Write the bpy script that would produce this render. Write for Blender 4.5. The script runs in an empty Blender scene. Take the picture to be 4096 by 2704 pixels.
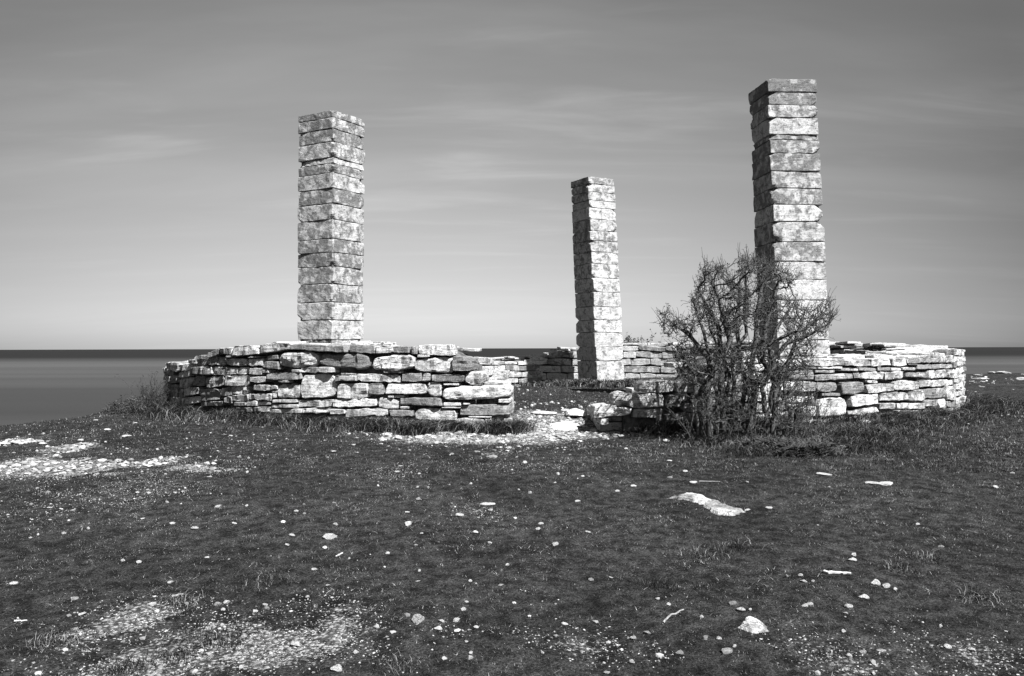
import bpy, math, random
import numpy as np
from mathutils import Vector, Matrix, Euler

random.seed(7)
rng = np.random.default_rng(11)
S = bpy.context.scene
COL = S.collection
R = math.radians

# ------------------------------------------------------------------ camera, world, sun, exposure
EYE = 1.6
PITCH, ROLL = R(0.65), R(-0.15)
cam = bpy.data.objects.new('camera', bpy.data.cameras.new('camera'))
COL.objects.link(cam)
cam.data.sensor_width = 36.0
cam.data.lens = 36.0 * 2000 / 2375
cam.data.clip_start = 0.1
cam.data.clip_end = 90000
cam.location = (0, 0, EYE)
cam.rotation_euler = (Matrix.Rotation(math.pi / 2 + PITCH, 3, 'X') @ Matrix.Rotation(ROLL, 3, 'Z')).to_euler()
S.camera = cam
CAMM = np.array((Matrix.Rotation(math.pi / 2 + PITCH, 3, 'X') @ Matrix.Rotation(ROLL, 3, 'Z')))

SUN_AZ, SUN_EL = R(38), R(48)           # azimuth from the camera's back towards its right hand
sun_vec = Vector((math.sin(SUN_AZ) * math.cos(SUN_EL), -math.cos(SUN_AZ) * math.cos(SUN_EL), math.sin(SUN_EL)))
sun = bpy.data.objects.new('sun', bpy.data.lights.new('sun', 'SUN'))
COL.objects.link(sun)
sun.data.energy = 5.0
sun.data.angle = R(0.53)
sun.data.color = (1.0, 1.0, 1.0)        # the photograph is monochrome
sun.rotation_euler = sun_vec.to_track_quat('Z', 'Y').to_euler()

S.view_settings.view_transform = 'Standard'
S.view_settings.look = 'None'
S.view_settings.exposure = 1.5
S.view_settings.gamma = 1.0
S.view_settings.use_curve_mapping = False
S.render.engine = 'CYCLES'
S.render.resolution_x, S.render.resolution_y = 1024, 676


class NT:
    """tiny helper to wire node trees"""
    def __init__(self, tree):
        self.t = tree

    def n(self, typ, ins=None, **props):
        nd = self.t.nodes.new(typ)
        for k, v in props.items():
            setattr(nd, k, v)
        for k, v in (ins or {}).items():
            if isinstance(v, bpy.types.NodeSocket):
                self.t.links.new(v, nd.inputs[k])
            else:
                nd.inputs[k].default_value = v
        return nd

    def math(self, op, a, b=0.0, clamp=False):
        nd = self.n('ShaderNodeMath', {0: a, 1: b}, operation=op)
        nd.use_clamp = clamp
        return nd.outputs[0]

    def ramp(self, fac, a, b, lo=0.0, hi=1.0, smooth=True):
        nd = self.n('ShaderNodeMapRange', {'Value': fac, 'From Min': a, 'From Max': b, 'To Min': lo, 'To Max': hi})
        nd.interpolation_type = 'SMOOTHSTEP' if smooth else 'LINEAR'
        return nd.outputs[0]

    def mix(self, f, a, b):
        nd = self.n('ShaderNodeMix', data_type='FLOAT')
        for i, v in ((0, f), (2, a), (3, b)):
            if isinstance(v, bpy.types.NodeSocket):
                self.t.links.new(v, nd.inputs[i])
            else:
                nd.inputs[i].default_value = v
        return nd.outputs[0]

    def noise(self, vec, scale, detail=4.0, rough=0.6, dist=0.0):
        return self.n('ShaderNodeTexNoise', {'Vector': vec, 'Scale': scale, 'Detail': detail, 'Roughness': rough, 'Distortion': dist}).outputs['Fac']


world = bpy.data.worlds.new('World')
S.world = world
world.use_nodes = True
wt = NT(world.node_tree)
wt.t.nodes.clear()
sky = wt.n('ShaderNodeTexSky', sky_type='NISHITA')
sky.sun_disc = False
sky.sun_elevation = SUN_EL
sky.sun_rotation = math.pi - SUN_AZ
sky.altitude = 50
sky.air_density = 1.0
sky.dust_density = 1.5
sky.ozone_density = 1.0
sep = wt.n('ShaderNodeSeparateColor', {0: sky.outputs[0]})
tc = wt.n('ShaderNodeTexCoord')
g_ = tc.outputs['Generated']
sx = wt.n('ShaderNodeSeparateXYZ', {0: g_})
# streaky high cloud: noise on a plane high above (direction divided by its height)
hgt = wt.math('ADD', wt.math('MAXIMUM', sx.outputs[2], 0.0), 0.13)
px = wt.math('DIVIDE', sx.outputs[0], hgt)
py = wt.math('DIVIDE', sx.outputs[1], hgt)
pv = wt.n('ShaderNodeCombineXYZ', {0: px, 1: py, 2: 0.0}).outputs[0]
mp = wt.n('ShaderNodeMapping', {'Vector': pv, 'Rotation': (0, 0, R(20)), 'Scale': (0.30, 1.05, 1)})
cl1 = wt.noise(mp.outputs[0], 1.25, 6, 0.52, 0.35)
mp2 = wt.n('ShaderNodeMapping', {'Vector': pv, 'Location': (3.1, 1.7, 0), 'Rotation': (0, 0, R(27)), 'Scale': (0.26, 1.0, 1)})
cl2 = wt.noise(mp2.outputs[0], 3.2, 7, 0.55, 0.5)
cloud = wt.math('ADD', wt.ramp(cl1, 0.40, 0.78, 0, 0.7), wt.ramp(cl2, 0.50, 0.78, 0, 0.75))
low = wt.ramp(sx.outputs[2], 0.0, 0.42, 1.0, 0.0)
# red-filter tone of the clear sky, and its haze towards the sea horizon
clear = wt.math('ADD', wt.math('MULTIPLY', sep.outputs[0], 0.62), wt.ramp(sx.outputs[2], 0.0, 0.5, 0.0, 0.75))
dv = wt.n('ShaderNodeVectorMath', {0: g_, 1: (-0.09, 0.995, 0.06)}, operation='DOT_PRODUCT').outputs['Value']
core = wt.ramp(dv, 0.80, 1.0, 0.0, 1.0, False)
side = wt.ramp(dv, 0.80, 1.0, 0.70, 1.0, False)
haze_ = wt.math('MULTIPLY', core, low)
cloud = wt.math('MULTIPLY', cloud, wt.ramp(sx.outputs[2], 0.02, 0.28, 0.25, 1.0))
val = wt.math('ADD', clear, wt.math('MULTIPLY', cloud, 0.95))
hor = wt.ramp(sx.outputs[2], 0.0, 0.075, 1.0, 0.0)
val = wt.math('ADD', val, wt.math('MULTIPLY', hor, 1.0))
val = wt.math('ADD', wt.math('MULTIPLY', val, side), wt.math('MULTIPLY', haze_, 1.75))
gray = wt.n('ShaderNodeCombineColor', {0: val, 1: val, 2: val})
bg = wt.n('ShaderNodeBackground', {'Color': gray.outputs[0], 'Strength': 0.0545})
wo = wt.n('ShaderNodeOutputWorld', {'Surface': bg.outputs[0]})


# ------------------------------------------------------------------ numeric helpers
def hash3(ix, iy, iz):
    h = (ix.astype(np.int64) * 374761393 + iy.astype(np.int64) * 668265263 + iz.astype(np.int64) * 2147483647 * 0 + iz.astype(np.int64) * 1274126177) & 0xffffffff
    h = ((h ^ (h >> 13)) * 1274126177) & 0xffffffff
    h = (h ^ (h >> 16)) & 0xffff
    return h / 65535.0 * 2 - 1


def vnoise(p):
    p = np.asarray(p, float)
    i = np.floor(p).astype(np.int64)
    f = p - i
    f = f * f * (3 - 2 * f)
    out = 0
    for dx in (0, 1):
        wx = f[:, 0] if dx else 1 - f[:, 0]
        for dy in (0, 1):
            wy = f[:, 1] if dy else 1 - f[:, 1]
            for dz in (0, 1):
                wz = f[:, 2] if dz else 1 - f[:, 2]
                out = out + wx * wy * wz * hash3(i[:, 0] + dx, i[:, 1] + dy, i[:, 2] + dz)
    return out


def fbm(p, oct=3):
    a, s, o = 1.0, 0.0, 0.0
    p = np.asarray(p, float)
    for k in range(oct):
        o = o + a * vnoise(p * 2 ** k + 17.3 * k)
        s += a
        a *= 0.5
    return o / s


def fbm2(x, y, sc, oct=3, seed=0.0):
    return fbm(np.stack([np.ravel(x) * sc + seed, np.ravel(y) * sc + seed * 1.7, np.full(np.size(x), 3.3 + seed)], 1), oct).reshape(np.shape(x))


def sstep(t):
    t = np.clip(t, 0, 1)
    return t * t * (3 - 2 * t)


CX, CY = 1.0, 20.0            # centre of the ring
RO, RI = 8.4, 7.0             # outer and inner face
SEA = -28.0
EDGE = np.array([(-400, -160), (-45, -4), (-15, 10.6), (-8.9, 13.4), (-7.6, 14.9), (-8.3, 20), (-7.5, 28), (0, 33), (14, 43), (60, 50), (400, 80)], float)
LAND = np.vstack([EDGE, [(400, -400), (-400, -400)]])


def edge_dist(x, y):
    """positive on the sea side of the cliff edge"""
    d = np.full(x.shape, 1e9)
    for a, b in zip(EDGE[:-1], EDGE[1:]):
        ab = b - a
        t = np.clip(((x - a[0]) * ab[0] + (y - a[1]) * ab[1]) / (ab @ ab), 0, 1)
        d = np.minimum(d, np.hypot(x - a[0] - t * ab[0], y - a[1] - t * ab[1]))
    ins = np.zeros(x.shape, bool)
    n = len(LAND)
    for i in range(n):
        x1, y1 = LAND[i]
        x2, y2 = LAND[(i + 1) % n]
        if y1 == y2:
            continue
        c = ((y1 > y) != (y2 > y)) & (x < (x2 - x1) * (y - y1) / (y2 - y1) + x1)
        ins ^= c
    return np.where(ins, -d, d)


def ground(x, y):
    x = np.asarray(x, float)
    y = np.asarray(y, float)
    r = np.hypot(x - CX, y - CY)
    g = 0.50 * sstep((17.5 - r) / 9.0) + 0.12 * sstep((8.2 - r) / 3.0)
    g = g + 0.25 * sstep((y - 20) / 18) * sstep((r - 8) / 6)
    g = g + 0.16 * np.exp(-((x - 6) ** 2 + (y - 26) ** 2) / 9) - 0.13 * np.exp(-((x + 1) ** 2 + (y - 25.5) ** 2) / 8)
    g = g - 0.06 * np.exp(-((x - 0.7) ** 2 + (y - 11.2) ** 2) / 2.0)
    g = g + 0.05 * fbm2(x, y, 0.45, 2, 1.0) + 0.016 * fbm2(x, y, 2.6, 3, 5.0)
    d = edge_dist(x, y)
    e = np.maximum(d + 0.9, 0)
    drop = 0.13 * np.minimum(e, 4.0) ** 2 + 1.1 * np.maximum(e - 4.0, 0)
    g = g - drop + np.where(e > 2, 0.5 * fbm2(x, y, 0.3, 3, 9.0), 0)
    return np.maximum(g, SEA - 2)


def gz(x, y):
    return float(ground(np.array([x]), np.array([y]))[0])


def ray(px_, py_):
    """photograph pixel (4096 wide) -> direction in the world"""
    f = 2000 / 2375 * 4096
    d = CAMM @ np.array([(px_ - 2048) / f, -(py_ - 1352) / f, -1.0])
    return d / d[1]


def on_ground(px_, py_, z0=0.0):
    d = ray(px_, py_)
    ys = np.linspace(2.2, 60, 1600)
    h = EYE + d[2] * ys - ground(d[0] * ys, ys) - z0
    k = np.argmax(h < 0)
    if h[k] >= 0:
        k = len(ys) - 1
    y = ys[k]
    return np.array([d[0] * y, y, EYE + d[2] * y])


def on_ring(px_, py_, rad=RO, far=False):
    """angle round the ring (0 = towards camera, + = right) and height where the pixel meets the cylinder"""
    d = ray(px_, py_)
    a = d[0] ** 2 + 1
    b = -2 * (d[0] * CX + CY)
    c = CX ** 2 + CY ** 2 - rad ** 2
    q = b * b - 4 * a * c
    q = math.sqrt(q) if q > 0 else 0.0
    y = (-b + q) / (2 * a) if far else (-b - q) / (2 * a)
    x = d[0] * y
    return math.atan2(x - CX, CY - y), EYE + d[2] * y


# ------------------------------------------------------------------ object helpers
def mesh_obj(name, v, f, mat, parent=None, center=True, smooth=False, loc=None, attr=None):
    v = np.asarray(v, np.float32)
    me = bpy.data.meshes.new(name)
    f = np.asarray(f, np.int32)
    k = f.shape[1]
    me.vertices.add(len(v))
    o = bpy.data.objects.new(name, me)
    if loc is None:
        loc = v.mean(0) if center else np.zeros(3)
    vv = v - np.asarray(loc, np.float32)
    me.vertices.foreach_set('co', vv.ravel())
    me.loops.add(f.size)
    me.loops.foreach_set('vertex_index', f.ravel())
    me.polygons.add(len(f))
    me.polygons.foreach_set('loop_start', np.arange(0, f.size, k, dtype=np.int32))
    me.polygons.foreach_set('loop_total', np.full(len(f), k, np.int32))
    me.polygons.foreach_set('use_smooth', np.full(len(f), smooth, bool))
    if attr:
        for an, av in attr.items():
            at = me.attributes.new(an, 'FLOAT', 'POINT')
            at.data.foreach_set('value', np.asarray(av, np.float32))
    me.update(calc_edges=True)
    me.validate()
    me.materials.append(mat)
    COL.objects.link(o)
    if parent:
        o.parent = parent
        o.location = Vector([float(a) for a in loc]) - parent.location
    else:
        o.location = [float(a) for a in loc]
    return o


def tag(o, label, cat=None, group=None, kind=None):
    if label:
        o['label'] = label
    if cat:
        o['category'] = cat
    if group:
        o['group'] = group
    if kind:
        o['kind'] = kind
    return o


def empty(name, loc, label, cat, group=None):
    o = bpy.data.objects.new(name, None)
    o.empty_display_size = 0.2
    o.location = loc
    COL.objects.link(o)
    return tag(o, label, cat, group)


_boxcache = {}


def box_grid(nx, ny, nz):
    """surface grid of a box: vertex index coordinates and quads"""
    key = (nx, ny, nz)
    if key in _boxcache:
        return _boxcache[key]
    idx = {}
    vs = []

    def vid(i, j, k):
        t = (i, j, k)
        if t not in idx:
            idx[t] = len(vs)
            vs.append(t)
        return idx[t]
    q = []
    for i in range(nx):
        for j in range(ny):
            q.append([vid(i, j, 0), vid(i, j + 1, 0), vid(i + 1, j + 1, 0), vid(i + 1, j, 0)])
            q.append([vid(i, j, nz), vid(i + 1, j, nz), vid(i + 1, j + 1, nz), vid(i, j + 1, nz)])
    for i in range(nx):
        for k in range(nz):
            q.append([vid(i, 0, k), vid(i + 1, 0, k), vid(i + 1, 0, k + 1), vid(i, 0, k + 1)])
            q.append([vid(i, ny, k), vid(i, ny, k + 1), vid(i + 1, ny, k + 1), vid(i + 1, ny, k)])
    for j in range(ny):
        for k in range(nz):
            q.append([vid(0, j, k), vid(0, j, k + 1), vid(0, j + 1, k + 1), vid(0, j + 1, k)])
            q.append([vid(nx, j, k), vid(nx, j + 1, k), vid(nx, j + 1, k + 1), vid(nx, j, k + 1)])
    _boxcache[key] = (np.array(vs), np.array(q))
    return _boxcache[key]


def axis(n, half, r):
    """n segments across [-half, half], with one thin segment at each end for the rounded edge"""
    r = min(r, half * 0.45)
    if n <= 2:
        return np.array([-half, 0, half]) if n == 2 else np.array([-half, half])
    return np.concatenate([[-half], np.linspace(-half + r * 0.75, half - r * 0.75, n - 1), [half]])


def rock_box(hx, hy, hz, r, n, amp, seed, strata=0.0, chip=1.0):
    """rounded, worn block with half sizes hx hy hz; y is the face depth, z is up"""
    ix, q = box_grid(*n)
    ax, ay, az = axis(n[0], hx, r), axis(n[1], hy, r), axis(n[2], hz, r)
    p = np.stack([ax[ix[:, 0]], ay[ix[:, 1]], az[ix[:, 2]]], 1)
    h = np.array([hx, hy, hz])
    rr = np.minimum(r, h * 0.95)
    c = np.clip(p, -(h - rr), h - rr)
    d = (p - c) / rr
    ln = np.linalg.norm(d, axis=1, keepdims=True)
    d = np.where(ln > 1, d / np.maximum(ln, 1e-6), d)
    p = c + d * rr
    s = np.array([seed * 3.1, seed * 5.7, seed * 7.9])
    sc = 1.0 / max(0.08, min(hx, hz) * 1.3)
    n1 = np.stack([vnoise(p * sc + s), vnoise(p * sc + s + 31), vnoise(p * sc + s + 67)], 1)
    n2 = np.stack([vnoise(p * 16 + s + 5), vnoise(p * 16 + s + 37), vnoise(p * 16 + s + 71)], 1)
    n3 = np.stack([vnoise(p * 34 + s + 5), vnoise(p * 34 + s + 37), vnoise(p * 34 + s + 71)], 1)
    lim = np.array([1, 1, 0.55])
    p = p + (n1 * amp + n2 * amp * 0.42 + n3 * amp * 0.25) * lim * chip
    if strata:
        lay = vnoise(np.stack([p[:, 0] * 1.2, np.zeros(len(p)), p[:, 2] * 30 + 0.6 * n1[:, 0]], 1) + s)
        face = np.clip(np.abs(d[:, :2]).max(1), 0, 1)
        p[:, 1] += -np.sign(p[:, 1]) * (lay > 0.12) * strata * face
        p[:, 0] += -np.sign(p[:, 0]) * (lay > 0.12) * strata * 0.6 * face
    return p, q


# ------------------------------------------------------------------ materials (all neutral: the photograph is black and white)
def new_mat(name):
    m = bpy.data.materials.new(name)
    m.use_nodes = True
    nt = NT(m.node_tree)
    nt.t.nodes.clear()
    return m, nt


def finish(nt, val, rough=0.9, bump=None, strength=0.5, dist=0.01, spec=0.2):
    c = nt.n('ShaderNodeCombineColor', {0: val, 1: val, 2: val})
    b = nt.n('ShaderNodeBsdfPrincipled', {'Base Color': c.outputs[0], 'Roughness': rough, 'Specular IOR Level': spec})
    if bump is not None:
        bp = nt.n('ShaderNodeBump', {'Height': bump, 'Strength': strength, 'Distance': dist})
        nt.t.links.new(bp.outputs[0], b.inputs['Normal'])
    nt.n('ShaderNodeOutputMaterial', {'Surface': b.outputs[0]})
    return b


def limestone(name, white=0.74, grey=0.22, discs=0.0, speck=1.0, strata=1.0, bigs=3.0, soft=1.0):
    m, nt = new_mat(name)
    t = nt.n('ShaderNodeTexCoord')
    oi = nt.n('ShaderNodeObjectInfo')
    off = nt.n('ShaderNodeCombineXYZ', {0: nt.math('MULTIPLY', oi.outputs['Random'], 53), 1: nt.math('MULTIPLY', oi.outputs['Random'], 17), 2: nt.math('MULTIPLY', oi.outputs['Random'], 29)})
    co = nt.n('ShaderNodeVectorMath', {0: t.outputs['Object'], 1: off.outputs[0]}, operation='ADD').outputs[0]
    oc = nt.n('ShaderNodeSeparateColor', {0: oi.outputs['Color']})
    dark = oc.outputs[0]          # how much grey lichen this stone carries
    big = nt.noise(co, bigs, 5, 0.62, 0.6)
    med = nt.noise(co, 13.0, 6, 0.7, 0.3)
    fine = nt.noise(co, 55.0, 5, 0.7)
    a = nt.math('ADD', nt.math('MULTIPLY', big, 0.46), nt.math('ADD', nt.math('MULTIPLY', med, 0.34), nt.math('MULTIPLY', fine, 0.20)))
    thr = nt.mix(dark, 0.595, 0.39)
    mask = nt.ramp(nt.math('SUBTRACT', a, thr), -0.022 * soft, 0.03 * soft)
    greyv = nt.mix(nt.ramp(fine, 0.35, 0.65), grey * 0.62, grey * 1.35)
    whitev = nt.mix(nt.ramp(nt.math('ADD', nt.math('MULTIPLY', fine, 0.5), nt.math('MULTIPLY', med, 0.5)), 0.40, 0.56), white * 0.55, white)
    v = nt.mix(mask, whitev, greyv)
    if discs:
        vo = nt.n('ShaderNodeTexVoronoi', {'Vector': co, 'Scale': 5.2, 'Randomness': 1.0})
        rr_ = nt.n('ShaderNodeSeparateColor', {0: vo.outputs['Color']})
        wob = nt.math('MULTIPLY', nt.math('SUBTRACT', nt.math('ADD', nt.math('MULTIPLY', med, 0.5), nt.math('MULTIPLY', fine, 0.5)), 0.5), 0.9)
        rad = nt.mix(rr_.outputs[0], -0.10, 0.46)
        dsk = nt.ramp(nt.math('SUBTRACT', nt.math('ADD', vo.outputs['Distance'], wob), rad), 0.03, -0.03)
        v = nt.mix(nt.math('MULTIPLY', dsk, discs), v, nt.mix(nt.ramp(fine, 0.35, 0.6), white * 0.8, white * 1.05))
    # black lichen specks and pits
    sp = nt.noise(co, 34.0, 6, 0.75, 0.5)
    spm = nt.ramp(sp, 0.565, 0.625, 0, 0.9 * speck)
    patch = nt.ramp(nt.noise(co, 5.0, 3, 0.6), 0.36, 0.6, 0.12, 1.0)
    v = nt.mix(nt.math('MULTIPLY', spm, patch), v, 0.04)
    # bedding planes: thin cracks level with the beds, shade and some soil painted in
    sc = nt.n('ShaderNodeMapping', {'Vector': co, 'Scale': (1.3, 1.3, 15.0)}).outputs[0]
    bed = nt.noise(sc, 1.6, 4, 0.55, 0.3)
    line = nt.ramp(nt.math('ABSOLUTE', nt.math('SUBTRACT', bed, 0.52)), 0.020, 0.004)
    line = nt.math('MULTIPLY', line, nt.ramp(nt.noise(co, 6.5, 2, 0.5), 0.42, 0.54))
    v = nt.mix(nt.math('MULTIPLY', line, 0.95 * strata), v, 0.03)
    hgt_ = nt.math('ADD', nt.math('MULTIPLY', bed, 1.6 * strata), nt.math('ADD', nt.math('MULTIPLY', med, 0.9), nt.math('MULTIPLY', fine, 0.5)))
    hgt_ = nt.math('SUBTRACT', hgt_, nt.math('MULTIPLY', line, 0.5))
    hgt_ = nt.math('SUBTRACT', hgt_, nt.math('MULTIPLY', spm, 0.3))
    tone = nt.mix(oi.outputs['Random'], 0.86, 1.08)
    v = nt.math('MULTIPLY', v, tone)
    finish(nt, v, 0.92, hgt_, 0.75, 0.016)
    return m


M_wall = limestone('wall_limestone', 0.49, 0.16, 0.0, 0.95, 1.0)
M_pillar = limestone('pillar_limestone', 0.44, 0.13, 0.6, 1.25, 0.3, 5.5, 1.7)
M_pale = limestone('pale_limestone', 0.52, 0.18, 0.0, 0.9, 0.4)


def plain(name, lo, hi, scale=20, rough=0.9, bump=0.4, usecol=False):
    m, nt = new_mat(name)
    t = nt.n('ShaderNodeTexCoord')
    n_ = nt.noise(t.outputs['Object'], scale, 6, 0.65)
    v = nt.mix(nt.ramp(n_, 0.35, 0.65), lo, hi)
    finish(nt, v, rough, n_, bump, 0.01)
    return m


M_core = plain('rubble_core', 0.04, 0.13, 12)
M_bark = plain('bark', 0.025, 0.11, 30, 0.85, 0.7)
M_twig = plain('twig_bark', 0.02, 0.07, 20, 0.8, 0.3)
M_leaf = plain('dark_leaf', 0.015, 0.05, 20, 0.6, 0.2)
M_stick = plain('bleached_wood', 0.3, 0.45, 40, 0.8, 0.4)
M_stickd = plain('weathered_wood', 0.12, 0.26, 40, 0.8, 0.4)


def attr_mat(name, lo, hi, rough=0.85, trans=0.0, spec=0.15):
    m, nt = new_mat(name)
    a = nt.n('ShaderNodeAttribute', attribute_name='tone')
    v = nt.mix(a.outputs['Fac'], lo, hi)
    b = finish(nt, v, rough, spec=spec)
    return m


M_grass = attr_mat('short_grass', 0.005, 0.22, 0.7)
M_long = attr_mat('dry_grass', 0.006, 0.16, 0.7)
M_chip = attr_mat('limestone_chips', 0.045, 0.36, 0.95)

# ground: dark turf soil and bare crushed limestone, mixed by the patch attribute
M_ground, nt = new_mat('turf_and_limestone')
t = nt.n('ShaderNodeTexCoord')
co = t.outputs['Object']
at = nt.n('ShaderNodeAttribute', attribute_name='bare')
f1 = nt.noise(co, 0.9, 4, 0.6)
f2 = nt.noise(co, 9, 5, 0.7)
f3 = nt.noise(co, 70, 5, 0.75)
f4 = nt.noise(co, 190, 3, 0.7)
tv = nt.mix(nt.ramp(f2, 0.35, 0.68), 0.008, 0.036)
tv = nt.math('MULTIPLY', tv, nt.ramp(f3, 0.36, 0.66, 0.25, 1.9))
tv = nt.math('MULTIPLY', tv, nt.ramp(f1, 0.3, 0.7, 0.7, 1.3))
tv = nt.math('ADD', tv, nt.ramp(f4, 0.62, 0.72, 0.0, 0.09))
vo = nt.n('ShaderNodeTexVoronoi', {'Vector': co, 'Scale': 38.0})
vs_ = nt.n('ShaderNodeSeparateColor', {0: vo.outputs['Color']})
peb = nt.mix(vs_.outputs[0], 0.07, 0.34)
peb = nt.math('MULTIPLY', peb, nt.ramp(vo.outputs['Distance'], 0.62, 0.3, 0.25, 1.0))
bl = nt.math('ADD', at.outputs['Fac'], nt.math('MULTIPLY', nt.math('SUBTRACT', nt.math('ADD', nt.math('MULTIPLY', f2, 0.5), nt.math('MULTIPLY', f3, 0.5)), 0.5), 1.5))
bm_ = nt.ramp(bl, 0.42, 0.62)
gv = nt.mix(bm_, tv, peb)
hh = nt.math('ADD', nt.math('MULTIPLY', f3, 0.6), nt.math('MULTIPLY', nt.math('MULTIPLY', vo.outputs['Distance'], bm_), -0.7))
hh = nt.math('ADD', hh, nt.math('MULTIPLY', f2, 0.6))
finish(nt, gv, 0.95, hh, 0.9, 0.03, 0.05)

M_sea, nt = new_mat('sea_water')
t = nt.n('ShaderNodeTexCoord')
gp = nt.n('ShaderNodeNewGeometry').outputs['Position']
mpn = nt.n('ShaderNodeMapping', {'Vector': gp, 'Scale': (0.00022, 0.0035, 1.0)}).outputs[0]
st = nt.noise(mpn, 1.0, 4, 0.55, 0.4)
sp_ = nt.n('ShaderNodeSeparateXYZ', {0: gp})
yy = nt.math('ADD', sp_.outputs[1], nt.math('MULTIPLY', nt.math('SUBTRACT', st, 0.5), 500))
far = nt.ramp(yy, 1500, 3200)
mid_ = nt.ramp(yy, 100, 1900, 0, 1)
sv = nt.mix(far, nt.mix(mid_, 0.030, 0.050), 0.011)
sv = nt.math('MULTIPLY', sv, nt.ramp(st, 0.3, 0.7, 0.84, 1.16))
wv = nt.noise(nt.n('ShaderNodeMapping', {'Vector': gp, 'Scale': (0.10, 0.22, 1.0)}).outputs[0], 1.0, 6, 0.65, 0.2)
c = nt.n('ShaderNodeCombineColor', {0: sv, 1: sv, 2: sv})
bp = nt.n('ShaderNodeBump', {'Height': wv, 'Strength': 0.6, 'Distance': 1.5})
df = nt.n('ShaderNodeBsdfDiffuse', {'Color': c.outputs[0], 'Normal': bp.outputs[0]})
gl = nt.n('ShaderNodeBsdfGlossy', {'Color': (0.9, 0.9, 0.9, 1), 'Roughness': 0.35, 'Normal': bp.outputs[0]})
ms = nt.n('ShaderNodeMixShader', {0: 0.045, 1: df.outputs[0], 2: gl.outputs[0]})
nt.n('ShaderNodeOutputMaterial', {'Surface': ms.outputs[0]})


# ------------------------------------------------------------------ setting: ground sheet and sea
def patch_mask(x, y):
    """0..1, how bare (crushed limestone) the ground is at a point"""
    m = np.zeros(np.shape(x))
    x, y = x + 0.35 * fbm2(x, y, 1.7, 3, 60.0), y + 0.45 * fbm2(x, y, 1.7, 3, 80.0)
    for (cx, cy, ax, ay, w) in PATCH:
        q = ((x - cx) / ax) ** 2 + ((y - cy) / ay) ** 2
        m = np.maximum(m, w * np.exp(-q * 0.9))
    return m


PATCH = []


def add_patch(x0, y0, x1, y1, w):      # given in pixels of the 2375 px wide view, laid down on the terrain
    k = 4096 / 2375
    a = on_ground(x0 * k, (y0 + y1) / 2 * k)
    b = on_ground(x1 * k, (y0 + y1) / 2 * k)
    c_ = on_ground((x0 + x1) / 2 * k, y0 * k)
    d_ = on_ground((x0 + x1) / 2 * k, y1 * k)
    PATCH.append(((a[0] + b[0]) / 2, (c_[1] + d_[1]) / 2, max(0.08, (b[0] - a[0]) / 2), max(0.08, (c_[1] - d_[1]) / 2), w))


for p_ in [
        (1000, 995, 1180, 1034, 1.0), (1090, 990, 1330, 1032, 1.1), (1180, 955, 1330, 1010, 1.15), (1250, 955, 1420, 985, 0.9), (1190, 962, 1390, 1015, 1.1), (860, 985, 1060, 1018, 0.55),
        (810, 990, 960, 1008, 0.6), (880, 996, 1220, 1036, 0.95), (1160, 962, 1400, 1022, 1.25), (1340, 965, 1450, 990, 0.8),
        (-60, 1066, 130, 1112, 1.15), (60, 1070, 260, 1105, 1.1), (180, 1072, 330, 1094, 1.0), (280, 1058, 420, 1088, 0.95), (370, 1075, 560, 1098, 0.62),
        (100, 1030, 230, 1056, 0.85), (-40, 1008, 110, 1036, 0.6), (200, 1095, 330, 1112, 0.55),
        (1040, 1036, 1330, 1080, 0.44), (1080, 1060, 1300, 1110, 0.26), (1050, 1170, 1200, 1205, 0.45),
        (180, 1390, 440, 1500, 0.8), (400, 1430, 820, 1568, 0.74), (120, 1500, 520, 1610, 0.76), (620, 1420, 900, 1540, 0.66), (760, 1480, 960, 1590, 0.3),
        (1220, 1430, 1420, 1550, 0.48), (1400, 1470, 1520, 1560, 0.42), (980, 1430, 1120, 1500, 0.3),
        (1860, 1460, 2120, 1590, 0.46), (2100, 1440, 2420, 1600, 0.46), (430, 955, 620, 990, 0.42), (560, 965, 700, 1000, 0.3), (450, 1000, 640, 1060, 0.26),
        (100, 1110, 500, 1170, 0.28), (0, 1160, 200, 1210, 0.30), (840, 1080, 1010, 1120, 0.28), (540, 1020, 640, 1050, 0.22),
        (1440, 868, 1560, 884, 0.8), (1090, 888, 1240, 900, 0.7), (1220, 925, 1330, 945, 0.3), (2250, 868, 2420, 880, 0.0)]:
    add_patch(*p_)

xs = np.concatenate([[-400, -250, -150, -100, -70, -50, -40, -32, -26, -22, -19, -17], np.arange(-15.5, -9, 0.35), np.arange(-9, 10, 0.065), np.arange(10, 20, 0.3), [21, 23, 26, 30, 35, 42, 50, 62, 80, 120, 200, 400]])
ys = np.concatenate([[-300, -150, -80, -40, -20, -10, -5, -2, 0, 1, 2], np.arange(2.6, 20, 0.065), np.arange(20, 34, 0.22), np.arange(34, 62, 0.8), [65, 70, 78, 90, 110, 140, 200]])
GX, GY = np.meshgrid(xs, ys, indexing='ij')
GZ = ground(GX, GY)
bare = patch_mask(GX, GY)
# crushed stone lies a touch proud and rough
near = (GY < 22) & (GX > -10) & (GX < 10)
GZ = GZ + np.where(near, np.clip(bare, 0, 1) * 0.018 * fbm2(GX, GY, 9.0, 2, 4.0), 0)
nx_, ny_ = GX.shape
ii = np.arange(nx_ * ny_).reshape(nx_, ny_)
quads = np.stack([ii[:-1, :-1], ii[1:, :-1], ii[1:, 1:], ii[:-1, 1:]], -1).reshape(-1, 4)
go = mesh_obj('ground', np.stack([GX, GY, GZ], -1).reshape(-1, 3), quads, M_ground, center=False, smooth=True, attr={'bare': np.clip(bare + 0.06, 0, 1.2).ravel()})
tag(go, 'dark short turf with patches of bare crushed limestone on the clifftop', kind='structure')

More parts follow.
